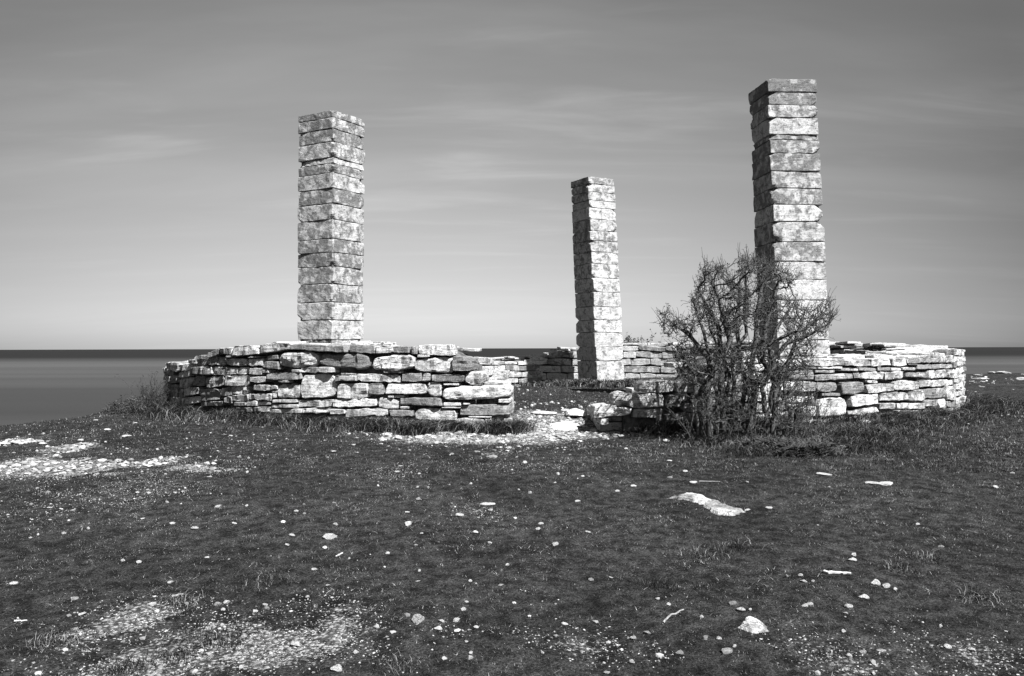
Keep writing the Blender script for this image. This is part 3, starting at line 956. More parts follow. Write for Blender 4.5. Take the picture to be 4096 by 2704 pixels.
def colonise(pos, par, attract, step, infl, kill, iters, up=0.0, jitter=0.25, seedv=0):
    r2 = np.random.default_rng(seedv)
    par = list(par)
    A = attract.copy()
    P = np.array(pos)
    nearest = np.argmin(((A[:, None, :] - P[None]) ** 2).sum(-1), 1)
    nd = np.sqrt(((A - P[nearest]) ** 2).sum(-1))
    for it in range(iters):
        ok = nd < infl
        if not ok.any():
            break
        ids = np.unique(nearest[ok])
        newp, newpar = [], []
        for i in ids:
            sel = ok & (nearest == i)
            v = A[sel] - P[i]
            v /= np.maximum(np.linalg.norm(v, axis=1, keepdims=True), 1e-6)
            d = v.sum(0)
            d /= max(np.linalg.norm(d), 1e-6)
            d = d + r2.normal(0, jitter, 3) + np.array([0, 0, up])
            d /= max(np.linalg.norm(d), 1e-6)
            newp.append(P[i] + d * step)
            newpar.append(i)
        start = len(P)
        P = np.vstack([P, newp])
        par += newpar
        NP = np.array(newp)
        dd = np.sqrt(((A[:, None, :] - NP[None]) ** 2).sum(-1))
        j = dd.argmin(1)
        dm = dd[np.arange(len(A)), j]
        upd = dm < nd
        nearest[upd] = start + j[upd]
        nd[upd] = dm[upd]
        keep = nd > kill
        A, nearest, nd = A[keep], nearest[keep], nd[keep]
        if len(A) == 0:
            break
    return P, np.array(par)


def radii_of(P, par, tip, expo):
    n = len(P)
    acc = np.zeros(n)
    nch = np.zeros(n, int)
    for i in range(n):
        if par[i] >= 0:
            nch[par[i]] += 1
    r = np.zeros(n)
    for i in range(n - 1, -1, -1):
        r[i] = tip if acc[i] == 0 else acc[i] ** (1 / expo)
        if par[i] >= 0:
            acc[par[i]] += r[i] ** expo
    return r


def chains_of(P, par, r):
    order = {int(i): k for k, i in enumerate(np.where(par < 0)[0])}
    kids = {}
    for i, p in enumerate(par):
        kids.setdefault(int(p), []).append(i)
    out = []
    stack = [(i, order[i]) for i in kids.get(-1, [])]
    while stack:
        st_, root = stack.pop()
        chain = [st_] if par[st_] < 0 else [int(par[st_]), st_]
        cur = st_
        while kids.get(cur):
            ks = sorted(kids[cur], key=lambda a: -r[a])
            for o_ in ks[1:]:
                stack.append((o_, root))
            chain.append(ks[0])
            cur = ks[0]
        rr3 = r[chain].copy()
        if len(chain) > 1 and par[st_] >= 0:
            rr3[0] = min(rr3[0], rr3[1] * 1.25)
        out.append((root, P[chain], rr3))
    return out


BY = 10.75
k4 = 4096 / 2375


def px_at(x, y, Y):
    d = ray(x * k4, y * k4)
    return np.array([d[0] * Y, Y, EYE + d[2] * Y])


poly = [(1655, 1000), (1600, 940), (1568, 870), (1560, 800), (1530, 768), (1522, 728), (1560, 722), (1590, 745), (1606, 735), (1600, 690), (1618, 650), (1632, 606), (1660, 602), (1690, 612), (1715, 588), (1745, 598), (1765, 600), (1800, 612), (1835, 635), (1845, 660), (1815, 690), (1850, 705), (1880, 715), (1925, 690), (1938, 735), (1915, 780), (1890, 830), (1875, 880), (1888, 925), (1870, 1000)]
N = 16000
qx = rng.uniform(1515, 1945, N)
qy = rng.uniform(585, 1000, N)
ok = inside_poly(qx, qy, poly)
dens = np.where(qy > 880, 0.5, 1.0) * np.where((qx > 1850) & (qy < 900), 0.6, 1.0) * np.where(qx < 1580, 0.7, 1.0)
dens = dens * np.clip(0.58 + 1.7 * fbm2(qx, qy, 0.030, 2, 3.0), 0.0, 1)
ok &= rng.random(N) < dens
qx, qy = qx[ok], qy[ok]
spread = 0.75 * np.sqrt(np.clip(1 - ((qx - 1735) / 215) ** 2, 0.05, 1))
att = np.array([px_at(a, b, BY + s_ * (rng.random() * 2 - 1)) for a, b, s_ in zip(qx, qy, spread)])
# nothing may grow into the wall
rr4 = np.hypot(att[:, 0] - CX, att[:, 1] - CY)
att = att[(rr4 > RO + 0.1) | (att[:, 2] > 1.75)]
SK = [[(470, 1160), (470, 1050), (520, 960), (600, 860), (690, 720), (690, 600), (740, 520), (760, 380)], [(480, 1180), (460, 930), (430, 840), (370, 800)],
      [(610, 1130), (600, 1000), (550, 800), (470, 700), (420, 640), (340, 580), (250, 520)], [(640, 1150), (620, 1050), (640, 850), (620, 620), (590, 540), (480, 340)],
      [(830, 1180), (850, 1040), (830, 900), (850, 760), (860, 620), (880, 450), (900, 250)], [(930, 1290), (1010, 1150), (1060, 1060), (1045, 940), (1070, 850), (1120, 780)],
      [(1110, 1290), (1090, 1160), (1040, 1040), (960, 880), (950, 720), (1000, 600), (1120, 420)], [(1120, 1300), (1130, 1150), (1200, 1060), (1290, 1010)],
      [(800, 1290), (770, 1130), (800, 950), (760, 800), (740, 640), (730, 560), (760, 300)], [(900, 1290), (940, 1180), (900, 1000), (980, 850), (960, 700), (1060, 650), (1200, 600), (1330, 480)],
      [(700, 1180), (720, 950), (700, 760), (800, 640), (790, 520), (800, 300)], [(560, 1150), (540, 1000), (590, 900), (690, 680), (620, 400), (560, 260)],
      [(840, 1220), (870, 960), (1060, 700), (1200, 650), (1350, 570)], [(650, 1150), (600, 950), (560, 780), (500, 560), (440, 420)], [(980, 1250), (1000, 1000), (1080, 800), (1130, 640), (1180, 500)],
      [(1050, 1280), (960, 1100), (990, 950), (900, 800), (930, 560), (1000, 330)], [(740, 1260), (660, 1080), (690, 900), (600, 700), (520, 480)]]
roots = []
sk_pos, sk_par = [], []
rs = np.random.default_rng(91)
for li, line in enumerate(SK):
    n_ = len(line)
    Y0 = BY + rs.uniform(-0.25, 0.35)
    pts = []
    drift = rs.uniform(-0.5, 0.5)
    for i, (zx, zy) in enumerate(line):
        X4, Y4 = 2500 + zx / 1.65, 950 + zy / 1.65
        yy_ = Y0 + drift * (i / (n_ - 1)) ** 1.3
        d = ray(X4, Y4)
        pts.append(np.array([d[0] * yy_, yy_, EYE + d[2] * yy_]))
    g0 = gz(pts[0][0], pts[0][1]) - 0.03
    base_ = pts[0].copy()
    base_[2] = g0
    if pts[0][2] - g0 > 0.08:
        pts = [base_ + np.array([rs.uniform(-.04, .04), 0, 0])] + pts
    else:
        pts[0] = base_
    pts = np.array(pts)
    seg = np.linalg.norm(np.diff(pts, axis=0), axis=1)
    cum = np.concatenate([[0], np.cumsum(seg)])
    m_k = int(cum[-1] / 0.046)
    tt = np.linspace(0, cum[-1], m_k)
    pp = np.stack([np.interp(tt, cum, pts[:, k]) for k in range(3)], 1)
    pp[1:] += 0.016 * np.stack([vnoise(pp[1:] * 6 + li * 3), vnoise(pp[1:] * 6 + li * 3 + 7), 0.4 * vnoise(pp[1:] * 6 + 19)], 1)
    roots.append((pp[0], li))
    start = len(sk_pos)
    for j in range(len(pp)):
        sk_pos.append(pp[j])
        sk_par.append(-1 if j == 0 else start + j - 1)
P, par = colonise(sk_pos, sk_par, att, 0.046, 0.24, 0.052, 60, 0.09, 0.19, 3)
rad = radii_of(P, par, 0.0035, 2.1)
rad = np.minimum(rad, 0.042)
bush = empty('bare_bush', (roots[4][0][0], roots[4][0][1], gz(roots[4][0][0], roots[4][0][1])), 'bare many-stemmed thorn bush with crooked grey stems in front of the right wall and pillar', 'bush')
ch = chains_of(P, par, rad)


def spurs(chains, every, length, r0, sd, leaf=0.0):
    """short side twigs with buds"""
    r2 = np.random.default_rng(sd)
    out, leaves = [], []
    for root, pts, rr5 in chains:
        for i in range(1, len(pts)):
            if rr5[i] > 0.011 or r2.random() > every:
                continue
            t0 = pts[i] - pts[i - 1]
            t0 /= max(np.linalg.norm(t0), 1e-6)
            d = t0 * 0.8 + r2.normal(0, 0.6, 3) + np.array([0, 0, 0.35])
            d /= np.linalg.norm(d)
            L = length * r2.uniform(0.4, 1.3)
            n = 4
            ps = [pts[i]]
            for k in range(n - 1):
                d = d + r2.normal(0, 0.28, 3) + np.array([0, 0, 0.08])
                d /= np.linalg.norm(d)
                ps.append(ps[-1] + d * L / (n - 1))
            out.append((root, np.array(ps), np.linspace(r0, r0 * 0.55, n)))
            if r2.random() < leaf:
                leaves.append((root, ps[-1], d))
        if leaf and r2.random() < leaf:
            leaves.append((root, pts[-1], pts[-1] - pts[-2]))
    return out, leaves


sp1, lv = spurs(ch, 0.8, 0.11, 0.0027, 5, 0.5)


def shoots():
    r2 = np.random.default_rng(66)
    out = []
    cen = np.array([3.0, BY, 1.0])
    for root, pts, rr5 in ch:
        for i in range(1, len(pts)):
            p = pts[i]
            if rr5[i] > 0.009 or r2.random() > 0.20:
                continue
            o_d = p - cen
            o_d /= np.linalg.norm(o_d)
            d = o_d * 0.9 + np.array([0, 0, 0.75]) + r2.normal(0, 0.32, 3)
            d /= np.linalg.norm(d)
            L = r2.uniform(0.08, 0.24)
            ps = [p]
            for k in range(4):
                d = d + r2.normal(0, 0.10, 3)
                d /= np.linalg.norm(d)
                ps.append(ps[-1] + d * L / 4)
            out.append((root, np.array(ps), np.linspace(0.0032, 0.0016, 5)))
    for k in range(70):
        x = r2.uniform(1590, 1895)
        Y0 = BY + r2.uniform(-0.45, 0.3)
        p = px_at(x, 1008, Y0)
        p[2] = gz(p[0], p[1]) - 0.02
        t_ = (x - 1745) / 150
        d = np.array([0.35 * t_ + r2.normal(0, 0.2), r2.normal(0, 0.15), 1.0])
        L = r2.uniform(0.35, 1.05) * (1 - 0.3 * abs(t_))
        ps = [p]
        for j in range(12):
            d /= np.linalg.norm(d)
            d = d + r2.normal(0, 0.12, 3)
            ps.append(ps[-1] + d / np.linalg.norm(d) * L / 12)
        ps = np.array(ps)
        rt = int(np.argmin([np.hypot(q_[0][0] - p[0], q_[0][1] - p[1]) for q_ in roots]))
        out.append((rt, ps, np.linspace(0.0062, 0.0028, 13)))
    return out


sh = shoots()
sp2, lv2 = spurs(sh[-70:], 0.75, 0.13, 0.0027, 15, 0.35)
sp1 = sp1 + sh + sp2
lv = lv + lv2


def bud_mesh(lv_, size, r2):
    V, F, nv = [], [], 0
    for _, p, d in lv_:
        for k in range(3):
            a = r2.normal(0, 1, 3)
            a /= np.linalg.norm(a)
            b = np.cross(a, r2.normal(0, 1, 3))
            b /= np.linalg.norm(b)
            s = size * r2.uniform(0.6, 1.4)
            p0 = p + a * s * 0.1
            V += [p0, p0 + a * s * 0.6 + b * s * 0.28, p0 + a * s * 1.15, p0 + a * s * 0.6 - b * s * 0.28]
            F.append([nv, nv + 1, nv + 2, nv + 3])
            nv += 4
    return np.array(V), np.array(F)


r3 = np.random.default_rng(8)
for ri in range(len(roots)):
    thick = [(p, r) for (ro, p, r) in ch if ro == ri and r.max() >= 0.0075]
    thin = [(p, r) for (ro, p, r) in ch + sp1 if ro == ri and r.max() < 0.0075]
    if not thick:
        continue
    v, f = tubes(thick, 6)
    v = v + 0.0028 * np.stack([vnoise(v * 45), vnoise(v * 45 + 9), vnoise(v * 45 + 21)], 1)
    stem = mesh_obj('stem', v, f, M_bark, bush, smooth=True, loc=(roots[ri][0][0], roots[ri][0][1], roots[ri][0][2]))
    if thin:
        v, f = tubes(thin, 4)
        tw = mesh_obj('twigs', v, f, M_twig, None, smooth=True, loc=(0, 0, 0))
        tw.parent = stem
        tw.location = -(stem.location + bush.location)
        tag(tw, None, kind='stuff')
    bl_ = [l for l in lv if l[0] == ri]
    if bl_:
        v, f = bud_mesh(bl_, 0.020, r3)
        tw = mesh_obj('buds', v, f, M_leaf, None, loc=(0, 0, 0))
        tw.parent = stem
        tw.location = -(stem.location + bush.location)
        tag(tw, None, kind='stuff')


# small shrubs: left of the wall on the cliff edge, and one in leaf behind the rear wall
def small_shrub(name, label, x0, x1, ytop, Y, n_stems, leafy, sd, mat=M_twig, zoff=0.0, tip=0.0026, leafsize=0.03):
    r2 = np.random.default_rng(sd)
    a, b = px_at(x0, ytop, Y), px_at(x1, ytop, Y)
    cx_ = (a[0] + b[0]) / 2
    g0 = gz(cx_, Y) + zoff
    H = a[2] - g0
    root = empty(name, (cx_, Y, g0), label, 'shrub')
    chains, lvs = [], []
    for s in range(n_stems):
        t_ = r2.uniform(-1, 1)
        p = np.array([cx_ + t_ * (b[0] - a[0]) * 0.32, Y + r2.normal(0, 0.12), 0.0])
        p[2] = gz(p[0], p[1]) - 0.02 + zoff
        h = H * r2.uniform(0.35, 1.0) * (1 - 0.35 * abs(t_))
        d = np.array([t_ * 0.45 + r2.normal(0, 0.18), r2.normal(0, 0.2), 1.0])
        n = 10
        ps = [p]
        for k in range(n):
            d = d / np.linalg.norm(d)
            d = d + r2.normal(0, 0.13, 3)
            ps.append(ps[-1] + d / np.linalg.norm(d) * h / n * 1.08)
        ps = np.array(ps)
        rr6 = np.linspace(tip * 2.0, tip, n + 1)
        chains.append((0, ps, rr6))
    s1, l1 = spurs(chains, 0.85, H * 0.28, tip * 0.9, sd + 1, leafy)
    s2, l2 = spurs(s1, 0.5, H * 0.13, tip * 0.75, sd + 2, leafy)
    v, f = tubes([(p, r) for _, p, r in chains], 4)
    mesh_obj('stems', v, f, mat, root, smooth=True)
    v, f = tubes([(p, r) for _, p, r in s1 + s2], 3)
    o_ = mesh_obj('twigs', v, f, mat, root, smooth=True)
    tag(o_, None, kind='stuff')
    if l1 + l2:
        v, f = bud_mesh(l1 + l2, leafsize, r2)
        o_ = mesh_obj('leaves', v, f, M_leaf, root)
        tag(o_, None, kind='stuff')
    return root


small_shrub('twiggy_shrub', 'dense twiggy shrub standing up close against the left end of the wall', 318, 388, 868, 15.6, 46, 0.25, 21, leafsize=0.02)
small_shrub('twiggy_shrub', 'sparse bare shrub on the cliff edge, tallest of the two outside the wall shrub', 285, 335, 912, 14.9, 16, 0.4, 22, leafsize=0.025)
small_shrub('twiggy_shrub', 'thin leaning twig plant at the cliff edge, farthest left', 258, 290, 900, 14.6, 5, 0.7, 23, leafsize=0.025)
small_shrub('leafy_shrub', 'small leafy shrub showing over the rear wall just right of the middle pillar', 1442, 1486, 774, 29.2, 34, 0.9, 24, tip=0.006, leafsize=0.065)
small_shrub('leafy_shrub', 'tiny leafy shrub over the rear wall between the middle pillar and the bush', 1478, 1508, 790, 29.2, 14, 0.9, 25, tip=0.006, leafsize=0.06)

# dark leafy plant at the foot of the bush
def leafy_plant(label, x, y, w_m, h_m, n, sd):
    r2 = np.random.default_rng(sd)
    c = on_ground(x * k4, y * k4)
    root = empty('leafy_plant', tuple(c), label, 'plant')
    ch_, V, F, nv = [], [], [], 0
    for s in range(n):
        a = r2.uniform(0, 2 * math.pi)
        rr7 = w_m / 2 * math.sqrt(r2.random())
        p = np.array([c[0] + rr7 * 0.45 * math.cos(a), c[1] + rr7 * 0.4 * math.sin(a), 0])
        p[2] = gz(p[0], p[1])
        d = np.array([math.cos(a) * 0.7, math.sin(a) * 0.6, 1.0 + r2.uniform(-.4, .4)])
        d /= np.linalg.norm(d)
        L = h_m * r2.uniform(0.6, 1.2)
        ps = [p]
        for k in range(6):
            d = d + np.array([math.cos(a) * 0.16, math.sin(a) * 0.14, -0.20])
            d /= np.linalg.norm(d)
            ps.append(ps[-1] + d * L / 6)
            side = np.cross(d, (0, 0, 1))
            side /= max(np.linalg.norm(side), 1e-5)
            for sg in (-1, 1):
                ls = 0.055 * (1.15 - k / 8) * r2.uniform(.7, 1.2)
                b0 = ps[-1]
                t_ = side * sg + d * 0.35
                up = np.array([0, 0, 0.18 * r2.normal()])
                V += [b0, b0 + t_ * ls * 0.5 + d * ls * 0.25 + up * ls, b0 + t_ * ls + up * ls * 2, b0 + t_ * ls * 0.5 - d * ls * 0.25 + up * ls]
                F.append([nv, nv + 1, nv + 2, nv + 3])
                nv += 4
        ch_.append((np.array(ps), np.linspace(0.003, 0.0015, 7)))
    v, f = tubes(ch_, 3)
    mesh_obj('stalks', v, f, M_twig, root)
    o_ = mesh_obj('leaves', np.array(V), np.array(F), M_leaf, root)
    tag(o_, None, kind='stuff')


leafy_plant('dark low plant with feathery leaves at the right foot of the bare bush', 1858, 1050, 0.85, 0.32, 120, 31)
leafy_plant('dark low leafy clump under the middle of the bare bush', 1780, 1036, 0.8, 0.24, 90, 32)
leafy_plant('low dark leaves at the left foot of the bare bush', 1660, 1002, 0.9, 0.24, 90, 33)

# ------------------------------------------------------------------ loose stones
ico_v = None


def icosphere(sub):
    import bmesh
    bm = bmesh.new()
    bmesh.ops.create_icosphere(bm, subdivisions=sub, radius=1.0)
    v = np.array([x.co[:] for x in bm.verts])
    f = np.array([[x.index for x in fc.verts] for fc in bm.faces])
    bm.free()
    return v, f


ICO1, ICO2, ICO3 = icosphere(1), icosphere(2), icosphere(3)


def rock(sub, r2, planes=9, rough=0.06):
    v, f = (ICO1, ICO2, ICO3)[sub - 1]
    v = v.copy()
    for _ in range(planes):
        n = r2.normal(0, 1, 3)
        n /= np.linalg.norm(n)
        d = r2.uniform(0.42, 0.82)
        s = v @ n
        over = np.clip(s - d, 0, None)
        v -= n[None] * over[:, None]
    s = r2.uniform(0, 100)
    v *= (1 + rough * fbm(v * 2.2 + s, 2))[:, None]
    return v, f


lib3 = [rock(3, np.random.default_rng(100 + i)) for i in range(14)]
lib2 = [rock(2, np.random.default_rng(200 + i)) for i in range(10)]
lib_mesh = {}


def lib_data(kind, i):
    key = (kind, i)
    if key not in lib_mesh:
        v, f = (lib3 if kind == 3 else lib2)[i]
        o_ = mesh_obj('loose_stone', v, f, M_pale, None, loc=(0, 0, 0))
        lib_mesh[key] = o_.data
        bpy.data.objects.remove(o_)
    return lib_mesh[key]


# photograph pixel x, y, width, height, grey
LS = [(1319, 2150, 59, 27, 0), (1628, 2097, 29, 24, .1), (1671, 2474, 50, 46, .35), (53, 2334, 36, 17, .1), (504, 1745, 34, 13, .2), (1550, 2218, 17, 12, .2), (1147, 2185, 17, 13, .1), (936, 2097, 20, 9, .1), (871, 2026, 38, 9, .3),
      (780, 2117, 38, 9, .4), (905, 2410, 28, 13, 0), (868, 2423, 32, 18, .4), (891, 2444, 18, 14, .2), (1059, 2429, 20, 12, .2), (1229, 2397, 18, 12, .3), (1017, 2452, 26, 12, .2), (1852, 2443, 24, 14, .2), (1507, 2513, 24, 12, .2),
      (1186, 2580, 52, 28, .3), (1350, 2673, 56, 30, .3), (1024, 2667, 46, 18, .7), (964, 2673, 20, 18, .1), (832, 2619, 42, 16, .3), (1155, 2611, 28, 16, .4), (1280, 2591, 24, 14, .2), (1423, 2614, 24, 20, .3), (533, 2647, 30, 14, .3),
      (974, 2555, 24, 14, .5), (1670, 1952, 14, 9, .2), (1671, 1995, 18, 11, .5), (1628, 2049, 20, 8, .2), (1950, 2017, 62, 16, .2), (1962, 2042, 24, 18, .4), (1837, 2062, 34, 16, .2), (1905, 2135, 26, 6, .1), (1959, 2172, 17, 8, .2),
      (2029, 2265, 17, 12, .1), (1881, 2329, 14, 9, .2), (1826, 2489, 36, 16, 0), (1766, 2489, 28, 12, .1), (1755, 2525, 36, 9, .1), (1778, 2636, 24, 15, .1), (1880, 2641, 26, 8, .1), (569, 2077, 18, 12, .3), (681, 2335, 26, 8, .2),
      (552, 2252, 24, 6, .2), (490, 2243, 18, 6, .3), (352, 2119, 12, 7, .2), (254, 2135, 18, 6, .4), (293, 2404, 32, 10, .5), (828, 2231, 24, 9, .2), (1341, 2103, 22, 7, .4), (1170, 2143, 30, 7, .3), (1184, 2047, 18, 9, .3), (987, 1888, 13, 9, .1),
      (1591, 1888, 26, 8, .2), (668, 2010, 14, 8, .3), (724, 2017, 10, 8, .1), (985, 2025, 14, 8, .3), (2219, 2179, 28, 17, .3), (2164, 2095, 22, 12, .3), (2151, 2116, 22, 13, .4), (2352, 2129, 24, 9, .3), (2311, 2008, 24, 8, .2), (2535, 1943, 24, 10, .2),
      (2779, 1931, 36, 14, .2), (2745, 1885, 22, 14, .1), (2669, 1762, 32, 14, .1), (2721, 1726, 34, 17, .2), (2679, 1844, 24, 8, .1), (3081, 2031, 34, 13, 0), (2992, 2042, 24, 9, .1), (3298, 1898, 62, 10, .2), (3490, 1932, 56, 13, .2), (3550, 1938, 66, 17, .2),
      (3372, 1790, 44, 18, .3), (2990, 1930, 16, 8, .1), (2904, 2604, 52, 26, .5), (2940, 2597, 16, 10, .1), (2824, 2560, 30, 17, .6), (2880, 2563, 28, 14, .4), (3505, 2332, 40, 29, .15), (3544, 2347, 36, 22, .25), (3583, 2360, 16, 9, .1),
      (3460, 2387, 44, 20, .2), (3397, 2433, 32, 24, .4), (3244, 2414, 32, 17, .4), (3222, 2425, 28, 10, .2), (3205, 2306, 20, 16, .4), (3216, 2331, 30, 12, .2), (3255, 2331, 18, 13, .5), (3149, 2310, 14, 12, .5), (2968, 2450, 40, 9, .4), (3003, 2447, 14, 10, .1),
      (2928, 2418, 38, 8, .8), (2632, 2398, 22, 12, .3), (2365, 2319, 24, 14, .7), (2807, 2474, 16, 10, .4), (3376, 2529, 20, 12, .2), (3764, 2509, 16, 14, .4), (3766, 2185, 28, 12, .4), (3419, 2220, 26, 12, .1), (3413, 2239, 36, 14, .3),
      (3402, 2631, 28, 14, .3), (3458, 2611, 34, 16, .6), (2535, 2554, 30, 16, .5), (2589, 2540, 34, 10, .6), (2721, 2623, 36, 16, .8), (2531, 2653, 28, 12, .4), (2223, 2554, 20, 14, .5), (2170, 2612, 14, 10, .3), (3673, 2099, 18, 10, .3),
      (1550, 1735, 34, 20, .1), (1596, 1751, 36, 20, .1), (1650, 1731, 30, 26, .2), (1672, 1747, 32, 18, .2), (2320, 1656, 105, 44, .15), (2178, 1653, 105, 20, .1), (2260, 1535, 42, 15, 0), (2264, 1641, 36, 12, .2), (3484, 1690, 76, 24, .15),
      (1945, 1745, 22, 14, .1), (1880, 1744, 22, 12, .2), (2045, 1738, 24, 10, .1), (430, 1718, 30, 8, .2), (538, 1692, 20, 7, .2), (380, 1680, 16, 6, .3), (705, 1662, 34, 6, .2), (322, 1760, 26, 9, .3), (506, 1794, 10, 10, .1), (820, 1650, 60, 8, .4),
      (188, 1786, 14, 14, .0), (110, 1840, 18, 12, .2), (827, 1850, 14, 12, .1)]
HAND = {0: 'flat oval white stone lying alone on dark turf, left of centre', 1: 'small squarish white stone between the oval stone and the worn path', 2: 'round pitted pale rock with a dark shadow at its left, in the near turf',
        3: 'flat pale stone alone near the left edge of the turf', 4: 'low pale stone on the far left bank below the wall', 31: 'long thin pale slab flush in the turf in front of the gap', 65: 'pale flat stone above the long sunken slab, left of the bush',
        66: 'small upright white stone in the turf below the bush, left side', 67: 'white stone on the turf between the gap and the bush', 68: 'pale stone half in grass at the left foot of the bush',
        70: 'small white loaf-shaped stone just right of the long sunken slab', 72: 'thin pale slab showing in the turf below the right wall, nearer the bush', 73: 'left piece of the two flat pale slabs in the grass on the right',
        74: 'right piece of the two flat pale slabs in the grass on the right', 75: 'pale stone in long grass right of the leafy plant', 77: 'dark-sided flat stone just below the big pale rock in the right foreground',
        79: 'grey stone left of the dark-sided flat stone in the right foreground', 81: 'largest white stone of the cluster in the right foreground', 82: 'pale stone touching the right side of the largest stone in the right cluster',
        84: 'pale stone just below the largest stone of the right cluster', 85: 'shadowed pale stone, lower left of the right foreground cluster', 86: 'pale stone above a thin flat one, left of the right cluster',
        101: 'pale stone alone in dark grass towards the right edge', 19: 'broad pale stone at the bottom edge, left of centre', 18: 'knobbly pale stone in the gravel of the near left ground', 20: 'flat grey stone with dark underside near the bottom edge on the left',
        10: 'bright white stone at the top of a group of three in the left foreground', 11: 'greyish stone left of a bright white one in the left foreground', 12: 'pale stone lowest of a group of three in the left foreground',
        22: 'slanting pale stone on bare ground in the lower left', 115: 'large rounded pale boulder on the path inside the gap', 116: 'low pale slab in the path just left of the boulder in the gap', 117: 'white oblong block on the grass at the foot of the middle pillar',
        118: 'small flat stone behind the slab and boulder in the gap', 119: 'pale humped rock in the grass before the right wall', 59: 'pale stone in the central turf with a thin twig at its left', 38: 'brightest flat stone of the little scatter right of the round pitted rock',
        40: 'long thin stone at the left of the little scatter beside the round pitted rock'}
stone_pos = []


def loose(kind, idx, pos, dims, rotz, tiltx, grey, name='loose_stone'):
    o_ = bpy.data.objects.new(name, lib_data(kind, idx))
    o_.location = pos
    o_.scale = dims
    o_.rotation_euler = (tiltx, random.uniform(-.1, .1), rotz)
    o_.color = (min(1, grey + 0.05), 0, 0, 1)
    COL.objects.link(o_)
    return o_


objs = []
for i, (x, y, w, h, gr) in enumerate(LS):
    p = on_ground(x, y + h * 0.38)
    pxm = p[1] / (2000 / 2375 * 4096)
    W = w * pxm / 2 * 1.12
    # flat stones are seen at a low angle: image height mixes true height and depth
    el = (EYE - p[2]) / p[1]
    Hh = h * pxm
    Hz = max(0.014, Hh * 0.55 if h / w < 0.75 else Hh * 0.52)
    Dp = min(max(W * random.uniform(0.6, 0.85), (Hh - Hz) / max(el, 0.08) * 0.45), W * 1.5)
    o_ = loose(3 if w > 24 else 2, random.randrange(14 if w > 24 else 10), (p[0], p[1] + Dp * 0.5, gz(p[0], p[1] + Dp * 0.5) + Hz * 0.38), (W, Dp, Hz), random.uniform(-.25, .25), 0, gr)
    objs.append((o_, i))
    stone_pos.append((x, y, w, o_.location.copy()))

tone_w = lambda g: 'white' if g < 0.12 else ('pale' if g < 0.4 else 'grey')
used = {}
def auto_label(x, y, w, h, gr, noun='stone'):
    j = min(HAND, key=lambda k: (LS[k][0] - x) ** 2 + ((LS[k][1] - y) * 1.6) ** 2)
    dx, dy = x - LS[j][0], y - LS[j][1]
    side = ('left of' if dx < 0 else 'right of') if abs(dx) > abs(dy) * 1.3 else ('behind' if dy < 0 else 'in front of')
    lm = HAND[j].split(',')[0].split(' lying')[0].split(' alone')[0].split(' half')[0].split(' as big')[0].split(' just')[0].split(' touching')[0].split(' in the')[0].split(' casting')[0]
    size = 'thin flat' if h / w < 0.35 else ('small' if w < 25 else 'middling')
    far_ = 'close ' if math.hypot(dx, dy) < 90 else 'some way '
    lab = '%s %s %s %s%s the %s' % (size if noun == 'stone' else 'tiny', tone_w(gr), noun, far_, side, lm)
    lab = ' '.join(lab.split()[:16])
    return lab


for o_, i in objs:
    if i in HAND:
        tag(o_, HAND[i], 'stone')
    else:
        used.setdefault(auto_label(*LS[i]), []).append(o_)


# outcrops: broken-edged slabs of bedrock showing through the turf
def outcrop(name, label, pts_px, thick, grey, sd, cat='rock', name_mat=None, dome=0.0, cell=0.035):
    """outline in photograph pixels laid on the terrain; raised, worn, layered top"""
    r2 = np.random.default_rng(sd)
    poly_ = np.array([on_ground(x, y)[:2] for x, y in pts_px])
    mn, mx = poly_.min(0) - 0.03, poly_.max(0) + 0.03
    X, Y = np.meshgrid(np.arange(mn[0], mx[0], cell), np.arange(mn[1], mx[1], cell), indexing='ij')
    jx = 0.05 * fbm2(X, Y, 13, 2, sd * 1.0)
    jy = 0.05 * fbm2(X, Y, 13, 2, sd + 40.0)
    ins = inside_poly(X + jx, Y + jy, poly_)
    # distance to outline
    d = np.full(X.shape, 1e9)
    for a, b in zip(poly_, np.roll(poly_, -1, 0)):
        ab = b - a
        t_ = np.clip(((X + jx - a[0]) * ab[0] + (Y + jy - a[1]) * ab[1]) / (ab @ ab), 0, 1)
        d = np.minimum(d, np.hypot(X + jx - a[0] - t_ * ab[0], Y + jy - a[1] - t_ * ab[1]))
    d = np.where(ins, d, -d)
    Xr, Yr = X * 0.8 - Y * 0.6, X * 0.6 + Y * 0.8
    lay = np.round((fbm2(Xr * 0.9, Yr * 3.6, 2.2, 3, sd + 3.0) * 0.5 + 0.5) * 5) / 5
    top = thick * (0.25 + 0.75 * lay) + dome * np.clip(d, 0, 0.3) + 0.007 * fbm2(X, Y, 12, 4, sd + 7.0)
    H_ = ground(X, Y) + np.where(d > 0, top * sstep(d / 0.025), -0.05)
    H_ = H_ - np.where(d > 0.015, 0.05 * np.clip(1 - np.abs(fbm2(Xr * 0.8, Yr * 4.0, 1.6, 3, sd + 13.0)) / 0.09, 0, 1), 0)
    n1, n2 = X.shape
    idx = np.arange(n1 * n2).reshape(n1, n2)
    keep = (d > -cell * 1.3)
    kq = keep[:-1, :-1] & keep[1:, :-1] & keep[1:, 1:] & keep[:-1, 1:]
    q = np.stack([idx[:-1, :-1], idx[1:, :-1], idx[1:, 1:], idx[:-1, 1:]], -1)[kq]
    us, inv = np.unique(q, return_inverse=True)
    V = np.stack([X, Y, H_], -1).reshape(-1, 3)[us]
    o_ = mesh_obj(name, V, inv.reshape(-1, 4), M_pale, None, loc=tuple(V.mean(0)))
    o_.color = (grey, 0, 0, 1)
    return tag(o_, label, cat)


